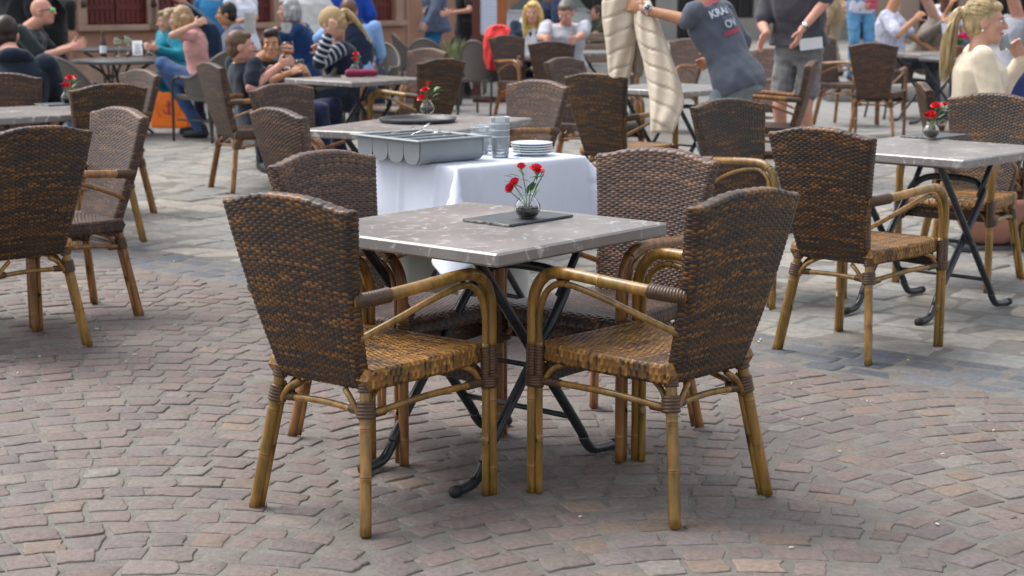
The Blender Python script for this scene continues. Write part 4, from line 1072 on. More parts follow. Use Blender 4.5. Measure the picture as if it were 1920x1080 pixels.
def fork(kind, p, d, up, lab):
    root = empty(kind, p, 0, lab, kind, 'cutlery lying in the grey tray'); d = nrm(d); up = nrm(np.asarray(up)-d*np.dot(up, d)); sdv = np.cross(d, up); m = MB(); L = []
    for t, w_, h in ((0, .004, 0), (.006, .010, 0), (.06, .007, .001), (.11, .003, .002), (.135, .0035, .003), (.15, .011 if kind != 'knife' else .009, 0), (.175, .014 if kind == 'spoon' else .012 if kind == 'fork' else .011, -.003), (.195, .008, .0)):
        q = d*t+up*h; L.append(np.array([q-sdv*w_-up*.0008, q+sdv*w_-up*.0008, q+sdv*w_+up*.0008, q-sdv*w_+up*.0008]))
    m.rings(L)
    if kind == 'fork':
        for k in (-1, 0, 1): m.tube([d*.19+sdv*k*.007, d*.225+sdv*k*.007+up*.004], .0016, 5)
    m.build('handle', M_CUTL, root); return root
ca, sa = math.cos(TA), math.sin(TA)
def TL(x, y, z): b = tray.location; return (b.x+ca*x-sa*y, b.y+sa*x+ca*y, b.z+z)
fork('spoon', TL(-.10, .15, .085), (ca*.9, sa*.9, .16), (0, 0, 1), 'steel spoon resting in the leftmost bay of the grey tray')
fork('spoon', TL(-.12, .16, .09), (ca*.8+.3, sa*.8, .04), (.3, 0, 1), 'steel spoon lying crosswise over the leftmost bay')
fork('fork', TL(-.12, .045, .045), (ca*.8, sa*.8, .36), (-.3, 0, 1), 'steel fork sticking up out of the grey tray')
fork('fork', TL(-.10, .02, .08), (ca, sa, .12), (.2, 0, 1), 'steel fork lying flat in the tray')
fork('knife', TL(-.11, -.06, .082), (ca, sa, .10), (.1, .2, 1), 'steel knife in the middle of the grey tray')
fork('knife', TL(-.09, -.15, .080), (ca, sa, .09), (.1, -.2, 1), 'steel knife in the nearest bay of the grey tray')
for b_ in (.12, .03, -.05, -.14): pass
# glasses and plates
def make_tumbler():
    root = empty('tumbler'); m = MB(); o = [(.027, 0), (.0335, .003), (.036, .03), (.0385, .082), (.0395, .09)]
    i = [(.0372, .0895), (.0362, .082), (.0335, .03), (.030, .012), (.004, .010)]
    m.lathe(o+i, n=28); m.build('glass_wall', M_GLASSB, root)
    m = MB(); m.lathe([(.0373, .058), (.0385, .061), (.0385, .066), (.0377, .069)], n=28, cap0=False, cap1=False); m.build('glass_ridge', M_GLASSB, root); m = MB(); m.tube([(.0389*math.cos(a), .0389*math.sin(a), .0895) for a in np.linspace(0, 6.2832, 29)], .0011, 6); m.build('rim', M_PORC, root); return root  # rim ring is opaque white: the bright highlight of the glass edge, painted in
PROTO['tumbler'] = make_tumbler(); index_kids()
gp = G2(938, 296, CT+.002)
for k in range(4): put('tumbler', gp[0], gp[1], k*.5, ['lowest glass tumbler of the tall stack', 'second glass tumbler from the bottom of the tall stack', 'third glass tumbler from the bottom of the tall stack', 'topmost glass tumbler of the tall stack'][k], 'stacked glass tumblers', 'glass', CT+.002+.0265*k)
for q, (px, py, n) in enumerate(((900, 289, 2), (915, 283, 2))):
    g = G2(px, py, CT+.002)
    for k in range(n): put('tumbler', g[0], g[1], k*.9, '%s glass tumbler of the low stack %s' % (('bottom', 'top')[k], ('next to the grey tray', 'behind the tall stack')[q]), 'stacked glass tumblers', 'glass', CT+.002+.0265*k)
def make_plate():
    m = MB(); m.lathe([(.002, .002), (.045, .001), (.048, 0), (.052, .004), (.072, .010), (.088, .0135), (.089, .0155), (.086, .0165), (.070, .0135), (.05, .0075), (.003, .006)], n=44)
    return m.mesh('dessert_plate', M_PORC)
pl = make_plate(); pp = G2(998, 291, CT+.002)
for k in range(5):
    o = link('dessert_plate', pl, None, (pp[0]+random.uniform(-.003, .003), pp[1]+random.uniform(-.003, .003), CT+.002+.0098*k))
    tag(o, ['bottom', 'second lowest', 'middle', 'second highest', 'topmost'][k]+' white porcelain plate in the stack of five', 'plate', 'stacked white dessert plates')
# round tray on the long table
m = MB(); m.lathe([(.01, .004), (.18, .003), (.188, .001), (.192, .004), (.203, .020), (.206, .021), (.207, .019), (.195, 0), (.01, 0)][::-1], n=56)
p = G2(783, 228, TOP+.001); tag(m.build('serving_tray', M_BTRAY, loc=p), 'large round dark tray with raised rim on the long table', 'tray')
# beige box and bucket under the serving table
p = G2(768, 600, 0); root = empty('storage_box', (-.42, 7.28, 0), TA, 'beige plastic storage box standing under the serving table', 'box')
Mbg = mat('beige_plastic', (.34, .33, .29), .6, var=.05)
m = MB(); m.box((0, 0, .19), (.30, .26, .38), bev=.02); m.build('box_body', Mbg, root); m = MB(); m.box((0, 0, .39), (.32, .28, .03), bev=.01); m.build('lid', Mbg, root)
for s in (-1, 1):
    m = MB(); m.box((s*.163, 0, .30), (.02, .10, .025), bev=.006); m.build('handle', Mbg, root)
root = empty('waste_bucket', (-.03, 7.42, 0), 0, 'pale grey bucket with a steel rim behind the front table', 'bucket')
m = MB(); m.lathe([(.09, 0), (.093, .004), (.112, .26), (.108, .26), (.09, .01)], n=32); m.build('bucket_body', mat('pale_grey_plastic', (.45, .44, .42), .5), root)
m = MB(); m.lathe([(.113, .255), (.117, .258), (.117, .285), (.112, .29), (.107, .285), (.107, .258)], n=32, cap0=False, cap1=False); m.build('rim', M_CUTL, root)
# terracotta bowl by the right-hand table
root = empty('terracotta_planter', G2(1866, 470, 0)+(.0, .12, 0), 0, 'low pink terracotta planter on a dark slab behind the right-hand table', 'planter')
M_TERR = mat('terracotta', (.42, .20, .15), .8, var=.15, scale=9)
m = MB(); m.lathe([(.10, .03), (.13, .05), (.20, .17), (.24, .26), (.25, .27), (.25, .295), (.23, .295), (.22, .26), (.05, .2)], n=36); m.build('bowl', M_TERR, root)
m = MB(); m.box((.02, 0, .014), (.46, .34, .026), bev=.005); m.build('slab', M_SLATE, root, smooth=False)
m = MB(); m.lathe([(.02, .25), (.21, .255), (.01, .27)], n=24); m.build('soil', M_GRAVEL, root)

# things on the far tables
M_AMBER = mat('amber_bottle', (.055, .02, .006), .12, spec=.6)
root = empty('beer_bottle', G2(194, 106, .743), 0, 'brown beer bottle with pale label on the round table', 'bottle')
m = MB(); m.lathe([(.03, 0), (.033, .004), (.033, .13), (.029, .155), (.015, .195), (.0125, .24), (.014, .242), (.014, .252)], n=20); m.build('bottle_body', M_AMBER, root)
m = MB(); m.lathe([(.0335, .035), (.0337, .11)], n=20, cap0=False, cap1=False); m.build('paper_label', M_WHITE, root)
m = MB(); m.lathe([(.0136, .20), (.0135, .24)], n=16, cap0=False, cap1=False); m.build('neck_foil', M_SLATE, root)
M_LIME = mat('lime_drink', (.45, .50, .22), .2); M_ORANGE = mat('orange_drink', (.75, .20, .03), .15)
def goblet(loc, lab, drink, cat='glass'):
    root = empty('stemmed_glass', loc, 0, lab, cat); m = MB()
    m.lathe([(.034, 0), (.034, .002), (.005, .006), (.004, .075), (.012, .085), (.040, .115), (.047, .145), (.040, .19), (.0385, .19), (.0452, .145), (.038, .117), (.010, .09)], n=24); m.build('glass_bowl', M_GLASS, root)
    m = MB(); m.lathe([(.010, .0905), (.0375, .1175), (.0425, .132), (.002, .133)], n=24); m.build('drink', drink, root); return root
goblet(G2(222, 105, .743), 'wide stemmed glass with lime and ice on the round table', M_LIME)
goblet(G2(236, 102, .743)+(0, .1, 0), 'second stemmed glass behind the one with lime', M_LIME)
def mug(loc, lab, dr):
    root = empty('coffee_glass', loc, 0, lab, 'glass'); m = MB(); m.lathe([(.028, 0), (.031, .004), (.036, .12), (.034, .12), (.029, .008)], n=20); m.build('glass_wall', M_GLASS, root)
    m = MB(); m.lathe([(.0275, .009), (.032, .09), (.002, .092)], n=20); m.build('drink', dr, root)
mug(G2(280, 105, .743), 'tall latte glass in front of the woman in teal', mat('latte', (.42, .27, .15), .4))
mug(G2(562, 139, TOP), 'tall water glass on the table of the two boys', mat('water_tint', (.55, .6, .62), .1))
root = empty('menu_stand', G2(258, 104, .743), .3, 'folded white menu card standing on the round table', 'menu'); m = MB()
m.patch(np.array([[(-.05, -.03, 0), (.05, -.03, 0)], [(-.05, 0, .15), (.05, 0, .15)], [(-.05, .03, 0), (.05, .03, 0)]])); m.build('card', M_WHITE, root)
m = MB()
for k in range(5): m.box((0, -.0265+k*.0042, .03+k*.021), (.06, .0012, .006))
m.build('printed_lines', mat('print_ink', (.12, .08, .12), .7), root)
root = empty('menu_stand', G2(273, 104, .743), -.2, 'dark menu card standing beside the white one', 'menu'); m = MB(); m.box((0, 0, .055), (.075, .01, .11), bev=.002); m.build('card', M_BTRAY, root, smooth=False)
m = MB(); m.box((0, 0, .006), (.08, .04, .012), bev=.003); m.build('foot', M_BTRAY, root, smooth=False)
# maroon cloth, phone
p = G2(677, 144, TOP); root = empty('folded_cloth', p, .1, 'rolled maroon cloth lying on the table of the two boys', 'cloth'); m = B0 = MB()
for k in range(5): m.cap((-.10+.01*(k % 2), -.03+.016*k, .025+.006*(k % 3)), (.11-.012*(k % 3), -.035+.018*k, .027+.005*((k+1) % 3)), .027, .024)
remesh(m, 'cloth_roll', .008, 6, fabric((.16, .014, .045), .9), root, .006, 4)
p = G2(622, 145, TOP); root = empty('mobile_phone', p, .15, 'black mobile phone on the table of the two boys', 'phone'); m = MB(); m.box((0, 0, .005), (.15, .075, .009), bev=.003); m.build('phone_body', M_BTRAY, root); m = MB(); m.box((0, 0, .0103), (.14, .067, .001)); m.build('screen', M_DARKW, root)

# orange shopping bag with an anchor
def orange_bag(loc, rz, w, h, d, lab, anchor):
    root = empty('shopping_bag', loc, rz, lab, 'bag'); Mo = mat('orange_paper', (.92, .19, .012), .6, var=.06, scale=6)
    m = MB(); L = []
    for z, kx, ky in ((0, 1, 1), (.02, 1.01, 1.02), (h*.5, 1.0, .8), (h*.9, .93, .35), (h, .90, .12)):
        L.append(np.array([(x*w/2*kx, y*d/2*ky, z) for x, y in ((-1, -1), (-.5, -1.04), (0, -1.06), (.5, -1.04), (1, -1), (1.03, 0), (1, 1), (.5, 1.03), (0, 1.05), (-.5, 1.03), (-1, 1), (-.97, 0))]))
    m.rings(L); m.build('bag_body', Mo, root, smooth=False)
    m = MB()
    for s in (-1, 1): m.tube(bez([(-w*.16, s*d*.08, h-.01), (-w*.14, s*d*.1, h+.07), (0, s*d*.1, h+.11), (w*.14, s*d*.1, h+.07), (w*.16, s*d*.08, h-.01)], 5), .005, 6)
    m.build('handle', Mo, root)
    if anchor:
        M_P = mat('purple_print', (.22, .015, .10), .6); m = MB(); zc = h*.40
        F = lambda x, z: (x, -d/2*1.05*(1-.2*min(1, z/(h*.5)))-.004+ .0, z)
        tb = lambda P, r=.006: m.tube([F(*q) for q in P], r, 6)
        tb([(0, zc-.055), (0, zc+.05)]); tb([(-.03, zc+.03), (.03, zc+.03)], .005)
        tb([(-.052, zc-.015), (-.045, zc-.038), (-.025, zc-.053), (0, zc-.058), (.025, zc-.053), (.045, zc-.038), (.052, zc-.015)])
        tb([(.013*math.cos(a), zc+.062+.013*math.sin(a)) for a in np.linspace(0, 6.28, 13)], .004)
        for k in range(26):
            a = math.pi*2*k/26
            if 3.9 < a < 5.5: continue
            m.tube([F(.115*math.cos(a), zc+.115*math.sin(a)), F(.128*math.cos(a), zc+.128*math.sin(a))], .0035, 5)
        m.build('anchor_emblem', M_P, root)
p = G2(316, 240, 0); orange_bag((p[0], p[1]+.12, 0), -.05, .37, .50, .15, 'bright orange shopping bag with a purple anchor standing on the paving', True)
p = G2(288, 241, 0); orange_bag((p[0]+.03, p[1]+.42, 0), .9, .26, .36, .12, 'plain orange shopping bag half hidden behind the anchor bag', False)
p = G2(114, 231, 0); root = empty('shopping_bag', p, .2, 'small bright green bag on the ground below the far left table', 'bag'); m = MB()
m.cap((-.05, 0, .06), (.05, 0, .07), .06, .06); m.ell((0, 0, .12), (.07, .05, .05)); remesh(m, 'bag_body', .012, 3, fabric((.13, .42, .04)), root, .006, 2)
m = MB(); m.tube(bez([(-.04, 0, .15), (-.03, 0, .22), (.03, 0, .22), (.04, 0, .15)], 4), .006, 6); m.build('handle', fabric((.13, .42, .04)), root)

# hanging quilted jackets: lofted from a row of widths seen in the photo, with real thickness
def hang(name, root, rowsd, mt, depth, quilt=0, slant=0, n=64):
    """rowsd: (px centre, py, half width px, Y)"""
    rowsd = np.array(rowsd, float); t = np.linspace(0, len(rowsd)-1, 220); D = np.stack([np.interp(t, range(len(rowsd)), rowsd[:, k]) for k in range(4)], 1)
    for _ in range(28): D[1:-1] = (D[:-2]+2*D[1:-1]+D[2:])/4
    off = np.array(root.location); m = MB(); L = []; an = np.arange(n)*2*math.pi/n; s = 0
    for k, (cx, cy, hw, Y) in enumerate(D):
        c = P3(cx, cy, Y); e = P3(cx+hw, cy, Y)[0]-c[0]; e = abs(e)
        end = min(1, math.sqrt(min(k, 219-k)/8+.03))
        ring = []
        for a in an:
            sl = c[2]+slant*math.cos(a)*e+.006*math.sin(a*3+k*.02); dd_ = abs((sl/.112)%1-.5)*.112; qv = 1-quilt*math.exp(-(dd_/.011)**2)*(1+.4*math.sin(a*23+k))+.03*math.sin(a*17+k*.9)*math.exp(-(dd_/.03)**2) if quilt else 1
            dx = math.cos(a); dy = math.sin(a); wv = .12*math.sin(dx*7+cy*.05)
            ring.append(c+np.array([e*np.sign(dx)*abs(dx)**.8*(1 if not quilt else .90+.10*qv), depth*end*(dy*qv+wv*abs(dy)), 0]))
        L.append(np.array(ring)-off)
    m.rings(L)
    return m.build(name, mt, root) if quilt else remesh(m, name, .009, 2, mt, root, .004, 8)
M_PUFF = mat('beige_quilted_nylon', (.57, .475, .365), .55, var=.08, scale=10, sheen=.2, bump=.15, bscale=90)
root = empty('quilted_jacket', P3(1200, 10, 10.55), 0, 'beige quilted jacket held up by the man in the grey T-shirt', 'jacket')
hang('jacket_body', root, [(1169, -22, 37, 10.55), (1165, 5, 37, 10.55), (1163, 40, 34, 10.55), (1164, 85, 28, 10.55), (1163, 118, 24, 10.55), (1161, 149, 19, 10.55)], M_PUFF, .08, .15, -.4)
hang('sleeve', root, [(1203, 0, 16, 10.5), (1212, 40, 24, 10.45), (1221, 75, 27, 10.4), (1233, 112, 28, 10.35), (1244, 150, 31, 10.3), (1251, 190, 33, 10.25), (1246, 225, 27, 10.2), (1241, 249, 21, 10.2)], M_PUFF, .07, .15, .55)
hang('lining', root, [(1195, -8, 18, 10.58), (1196, 30, 18, 10.6), (1196, 70, 18, 10.6), (1196, 110, 14, 10.6), (1196, 142, 9, 10.6)], mat('grey_beige_lining', (.30, .25, .20), .7), .05)
M_REDJ = fabric((.66, .035, .03), .6, .1)
root = empty('hooded_jacket', P3(935, 60, 19.1), 0, 'bright red jacket hung over the back of a wicker tub chair', 'jacket')
hang('jacket_body', root, [(935, 46, 10, 19.05), (938, 55, 26, 19.05), (937, 68, 30, 19.0), (925, 90, 19, 18.98), (922, 112, 15, 18.98), (922, 131, 9, 18.98)], M_REDJ, .10)
hang('sleeve', root, [(950, 52, 14, 19.0), (955, 70, 13, 18.95), (955, 92, 11, 18.93), (953, 118, 6, 18.93)], M_REDJ, .06)
root = empty('fleece_blanket', P3(1908, 140, 12.0), 0, 'navy fleece blanket folded over the chair back at the right edge', 'blanket')
p0 = P3(1945, 142, 11.9)
m = MB(); m.cap(p0+(-.16, 0, -.02)-np.array(root.location), p0+(.22, .02, .0)-np.array(root.location), .085, .085); m.cap(p0+(-.12, 0, -.10)-np.array(root.location), p0+(.2, .02, -.10)-np.array(root.location), .07, .075); remesh(m, 'folded_fleece', .012, 5, fabric((.03, .045, .15)), root, .006, 9)

# ------------------------------------------------------------------ street things far behind
M_POST = mat('red_brown_wood', (.10, .025, .018), .55, var=.2, scale=4); M_OAK = mat('orange_oak', (.33, .10, .025), .5, var=.25, scale=5, stretch=(6, 6, 1))
c = P3(918, 20, 21.5); root = empty('menu_board', (c[0], c[1], 0), -.1, 'tall wooden menu display with white sheet and yellow emblem', 'menu board')
wpx = 1/FPX*21.7
m = MB(); m.box((-.165, 0, 1.0), (.10, .12, 2.0), bev=.01); m.build('side_post', M_POST, root, smooth=False)
m = MB(); m.box((.155, 0, 1.05), (.11, .09, 2.1), bev=.008); m.build('side_post', M_OAK, root, smooth=False)
m = MB(); m.box((-.01, -.01, 1.45), (.215, .03, 1.2), bev=.003); o = m.build('menu_sheet', mat('bluish_white_sheet', (.55, .60, .72), .5), root, smooth=False)
m = MB(); m.lathe([(.002, 0), (.03, .0), (.032, .003), (.002, .004)], n=18); e = m.build('yellow_emblem', mat('yellow_print', (.60, .33, .05), .5), o); e.location = (.005, -.026, 1.40); e.rotation_euler = (math.pi/2, 0, 0); e.scale = (1, .7, 1)
m = MB()
for k in range(9): m.box((.01, -.0262, 1.31-k*.042), (.14-.02*(k % 3), .001, .008))
m.build('printed_lines', mat('blue_grey_ink', (.38, .42, .52), .6), o, smooth=False)
m = MB(); m.box((0, 0, .80), (.23, .10, .06), bev=.005); m.build('crossbar', M_POST, root, smooth=False); m = MB(); m.box((0, 0, .03), (.40, .30, .06), bev=.01); m.build('foot', M_POST, root, smooth=False)
# parked car
def parked_car(c, rz, lab, paint):
    root = empty('parked_car', c, rz, lab, 'car'); m = MB(); Mp = mat('car_paint', paint, .25, coat=.6)
    secs = [(-2.05, .45, .74, .72), (-1.98, .32, .88, .80), (-1.3, .26, .98, .86), (-.8, .25, 1.00, .87), (.3, .25, 1.0, .88), (1.2, .25, .98, .87), (1.85, .28, .92, .83), (2.05, .40, .80, .74)]
    L = []
    for x, z0, z1, w in secs:
        L.append(np.array([(x, -w*.9, z0), (x, -w, z0+.15), (x, -w, (z0+z1)/2), (x, -w*.96, z1-.06), (x, -w*.85, z1), (x, 0, z1+.03), (x, w*.85, z1), (x, w*.96, z1-.06), (x, w, (z0+z1)/2), (x, w, z0+.15), (x, w*.9, z0)]))
    m.rings(L)
    L = []
    for x, z, w in ((-1.15, .98, .80), (-.55, 1.40, .62), (-.2, 1.46, .60), (.7, 1.45, .60), (1.25, 1.36, .60), (1.85, .95, .74)):
        L.append(np.array([(x, -w-.10*(1.46-z), .95), (x, -w-.04*(1.46-z), (z+.95)/2), (x, -w*.92, z), (x, 0, z+.025), (x, w*.92, z), (x, w+.04*(1.46-z), (z+.95)/2), (x, w+.10*(1.46-z), .95)]))
    m.rings(L); m.build('car_body', Mp, root)
    Mg = mat('car_glass', (.10, .15, .14), .08, spec=.8)
    for nm, pts in (('windscreen', [(-1.10, -.70, 1.03), (-1.10, .70, 1.03), (-.60, .55, 1.40), (-.60, -.55, 1.40)]), ('rear_window', [(1.82, .6, 1.0), (1.82, -.6, 1.0), (1.34, -.5, 1.34), (1.34, .5, 1.34)])):
        m = MB(); P = np.array(pts, float); nn = nrm(np.cross(P[1]-P[0], P[3]-P[0])); nn = nn if nn[2] > 0 else -nn
        m.add(np.concatenate([P+nn*.012, P-nn*.03]), [(0, 1, 2, 3), (4, 7, 6, 5), (0, 4, 5, 1), (1, 5, 6, 2), (2, 6, 7, 3), (3, 7, 4, 0)]); m.build(nm, Mg, root, smooth=False)
    for s in (-1, 1):
        for x0, x1, xa, xb in ((-.85, .2, -.42, .2), (.28, 1.3, .28, .95)):
            m = MB(); P = np.array([(x0, s*.80, 1.03), (x1, s*.80, 1.03), (xb, s*.625, 1.37), (xa, s*.625, 1.37)])
            m.add(np.concatenate([P+(0, s*.012, 0), P-(0, s*.03, 0)]), [(0, 1, 2, 3), (4, 7, 6, 5), (0, 4, 5, 1), (1, 5, 6, 2), (2, 6, 7, 3), (3, 7, 4, 0)]); m.build('side_window', Mg, root, smooth=False)
        for x in (-1.3, 1.3):
            m = MB(); m.tube([(x, s*.70, .31), (x, s*.89, .31)], .31, 28); w = m.build('wheel', M_RUBBER, root); m = MB(); m.tube([(x, s*.87, .31), (x, s*.897, .31)], .19, 24); m.build('rim', M_CUTL, w)
        m = MB(); m.ell((-2.0, s*.56, .68), (.07, .16, .07)); m.build('headlight', M_GLASS, root)
        m = MB(); m.ell((-.78, s*.98, 1.02), (.06, .09, .06)); m.build('wing_mirror', Mp, root)
    m = MB(); m.box((-2.06, 0, .45), (.04, .9, .14), bev=.02); m.build('grille', M_RUBBER, root)
parked_car((.15, 30.5, 0), R(70), 'silver car parked behind the wooden menu display', (.42, .45, .46))
# wooden bench
c = P3(1112, 65, 19.6); root = empty('wooden_bench', (c[0], c[1], 0), -.05, 'weathered wooden slat bench behind the pale table', 'bench')
for k, z in enumerate((.62, .74, .86)):
    m = MB(); m.box((0, .02*k, z), (1.1, .03, .095), bev=.006); m.build('back_slat', M_WOOD, root, smooth=False)
for k in range(4):
    m = MB(); m.box((0, -.08-.11*k, .45), (1.1, .095, .03), bev=.006); m.build('seat_slat', M_WOOD, root, smooth=False)
for s in (-1, 1):
    m = MB(); m.box((s*.45, .035, .46), (.05, .04, .92), bev=.006); m.box((s*.45, -.42, .22), (.05, .05, .43), bev=.006); m.box((s*.45, -.2, .41), (.048, .48, .05), bev=.006); m.build('leg', M_WOOD, root, smooth=False)
# raised step on the right-hand side of the square
m = MB(); m.box((13.0, 27.0, .10), (18, 11, .22), bev=.02); tag(m.build('stone_step', M_SLAB if False else mat('step_stone', (.24, .23, .21), .8, var=.2, scale=2)), kind='structure')
M_PINKFL = mat('magenta_flower', (.75, .03, .25), .5)
c = P3(1797, 40, 17.0); root = empty('flower_pot', (c[0], c[1], .742), 0, 'terracotta pot of magenta flowers behind the blonde woman', 'flower pot')
m = MB(); m.lathe([(.045, 0), (.06, .10), (.066, .10), (.066, .12), (.058, .12), (.05, .02)], n=20); m.build('pot', M_TERR, root)
m = MB()
for k in range(26):
    a = random.uniform(0, 6.28); q = random.uniform(0, .09); leaf(m, (math.cos(a)*q*.5, math.sin(a)*q*.5, .11), (math.cos(a), math.sin(a), random.uniform(.3, 1.4)), .09, .02)
m.build('leaf', M_GREEN, root)
for k in range(9):
    a = random.uniform(0, 6.28); q = random.uniform(.02, .10); m = MB(); rose(m, (math.cos(a)*q, math.sin(a)*q, .19+random.uniform(0, .05)), .025); m.build('flower', M_PINKFL, root)
put('round', c[0]+.1, c[1]+.05, .3, 'round cafe table carrying the magenta flower pot', 'round cafe tables', 'table')

# crumbs and cigarette ends between the stones
rr = np.random.default_rng(11); m = MB()
for k in range(70):
    x, y = rr.uniform(-2.2, 2.6), rr.uniform(4.1, 9.5); a = rr.uniform(0, 6.28); L = rr.uniform(.004, .014)
    m.cap((x, y, .0035), (x+math.cos(a)*L, y+math.sin(a)*L, .004), .0032, .003, 6)
tag(m.build('litter_crumbs', mat('pale_litter', (.55, .52, .46), .8)), kind='stuff')

# ------------------------------------------------------------------ the people
A_ = np.array
F_NAVY = fabric((.012, .018, .032)); F_BLACK = fabric((.012, .013, .015)); F_JEANS = fabric((.045, .09, .20), .85, .25, 9); F_LJEANS = fabric((.10, .26, .45), .85, .25, 7)
def far(px, py, Y): return P3(px, py, Y)
def XY(px, Y): return (P3(px, 60, Y)[0], Y)
person_count = 0
# man in grey T-shirt bending over with the beige jacket
q = person('man in grey T-shirt with red and white print leaning over with a beige jacket', XY(1384, 10.35), R(148), 'stand', lean=27, s=1.0, top=fabric((.085, .098, .128), .85, .1), sleeve=.92,
           bottom=fabric((.17, .21, .25), .85, .15), lh=far(1208, 18, 10.42), lel=far(1288, 38, 10.30), rh=far(1340, 110, 10.9), hcol=(.06, .035, .02), skin='tan', head=(-25, -20), vox=.006, grip=.9, folds=.010, hipz=.90, ldir=(-.9, .3, .3))
grey = q
def wrist_watch(q, side, strap, dial, lab):
    a, b = q['el'][side], q['wr'][side]; c = b+(a-b)*.10; w = q['w']; P0 = w(c); d = nrm(w(a)-w(b)); root = empty('wrist_watch', P0, 0, lab, 'watch')
    o = nrm(A_((0, -1, .5))-d*np.dot(A_((0, -1, .5)), d)); s_ = np.cross(d, o); an = np.linspace(0, 2*math.pi, 25)[:-1]; m = MB(); rr = .0315
    L = [np.array([o*math.cos(t)*(rr+k)+s_*math.sin(t)*(rr+k)+d*h for t in an]) for h, k in ((-.010, 0), (-.010, .003), (.010, .003), (.010, 0))]
    m.rings(L, False, False); m.build('strap', strap, root)
    m = MB(); m.tube([o*(rr-.002), o*(rr+.009)], .021, 20); m.build('case', M_CUTL, root); m = MB(); m.tube([o*(rr+.009), o*(rr+.0105)], .0175, 20); m.build('dial', dial, root)
wrist_watch(q, -1, M_CUTL, mat('blue_dial', (.02, .06, .12), .2), 'steel watch with dark dial on the outstretched arm')
# print on the T-shirt, laid onto the cloth
from mathutils.bvhtree import BVHTree
def lay_on(q, target, cpt, right, up_, parts):
    """parts: (name, mesh verts 2d, faces, material); projected on the garment straight along the local normal"""
    tg = [c for c in S.collection.objects if c.parent == q['root'] and c.name.split('.')[0] == target][0]
    bv = BVHTree.FromPolygons([v.co.copy() for v in tg.data.vertices], [tuple(p.vertices) for p in tg.data.polygons])
    right = nrm(right); up_ = nrm(np.asarray(up_)-right*np.dot(up_, right)); n = np.cross(right, up_); O = np.asarray(cpt)-np.array(q['root'].location)
    S_ = []
    for x in np.linspace(-.10, .10, 11):
        for y in np.linspace(-.12, .12, 11):
            p = O+right*x+up_*y+n*.3; h = bv.ray_cast(Vector(p), Vector(-n), 1.0)
            if h[0] is not None: S_.append((x, y, np.dot(np.array(h[0])-O, n)))
    S_ = np.array(S_); f_ = lambda x, y: np.stack([np.ones_like(x), x, y, x*x, x*y, y*y], -1)
    co = np.linalg.lstsq(f_(S_[:, 0], S_[:, 1]), S_[:, 2], rcond=None)[0]; up0 = np.percentile(S_[:, 2]-f_(S_[:, 0], S_[:, 1]) @ co, 90)
    for name, V2, F, mt in parts:
        V2 = np.array(V2); d = f_(V2[:, 0], V2[:, 1]) @ co+up0+.003
        m = MB(); m.add(O+right*V2[:, :1]+up_*V2[:, 1:]+n*d[:, None], F); m.build(name, mt, tg)
def text2d(s, size):
    cu = bpy.data.curves.new('lettering', 'FONT'); cu.body = s; cu.size = size; cu.offset = size*.035; cu.align_x = 'CENTER'; o = bpy.data.objects.new('lettering', cu); S.collection.objects.link(o)
    me = bpy.data.meshes.new_from_object(o.evaluated_get(bpy.context.evaluated_depsgraph_get())); V = [(v.co.x, v.co.y) for v in me.vertices]; F = [tuple(p.vertices) for p in me.polygons]
    bpy.data.objects.remove(o); bpy.data.meshes.remove(me); return V, F
def bar2d(x0, x1, y, h, n=14):
    xs = np.linspace(x0, x1, n); V = [(x, y+h*.5*(1+.25*math.sin(i*2.1))) for i, x in enumerate(xs)]+[(x, y-h*.5*(1+.3*math.cos(i*1.7))) for i, x in enumerate(xs)]
    return V, [(i, i+n, i+n+1, i+1) for i in range(n-1)]
M_PR = mat('faded_red_print', (.33, .055, .08), .8); M_PW = mat('white_print', (.36, .40, .48), .8)
V1, F1 = text2d('KRAN', .066); V2, F2 = text2d('OV', .066); V2 = [(x+.025, y-.075) for x, y in V2]
Vb, Fb = bar2d(-.085, .06, .105, .022); Vc, Fc = bar2d(-.05, .075, -.105, .024)
V1 = [(x, y+.012) for x, y in V1]
tl = R(22)
lay_on(grey, 'shirt', P3(1371, 22, 10.1), (math.cos(tl), .15, math.sin(tl)), (-math.sin(tl), .1, math.cos(tl)), [('white_lettering', V1, F1, M_PW), ('white_lettering', V2, F2, M_PW), ('red_stroke', Vb, Fb, M_PR), ('red_stroke', Vc, Fc, M_PR)])
# man with watch and grey shorts
q = person('man in dark grey polo shirt and grey shorts standing with a white-faced watch', XY(1500, 13.1), R(238), 'stand', lean=6, s=1.05, top=fabric((.055, .053, .066), .7, .1), sleeve=.8, bottom=fabric((.16, .16, .165), .85, .3, 12), leg=.74,
           lh=far(1503, 56, 12.75), lel=far(1548, 2, 12.9), rh=far(1437, 62, 12.85), skin='pink', hcol=(.08, .05, .03), vox=.006, grip=.35, folds=.015, head=(0, -15), coat=.02, hem=.0, ldir=(-.35, -.1, -.95), rdir=(-.5, -.2, -.9))
wrist_watch(q, -1, M_BTRAY, M_WHITE, 'watch with bright white dial on the wrist of the standing man')
root = empty('order_pad', P3(1521, 82, 12.85), 0, 'white sheet of paper held against grey shorts', 'paper'); m = MB(); m.box((0, 0, 0), (.17, .006, .085)); o = m.build('paper_sheet', M_WHITE, root, smooth=False); root.rotation_euler = (0.1, -.12, 0)
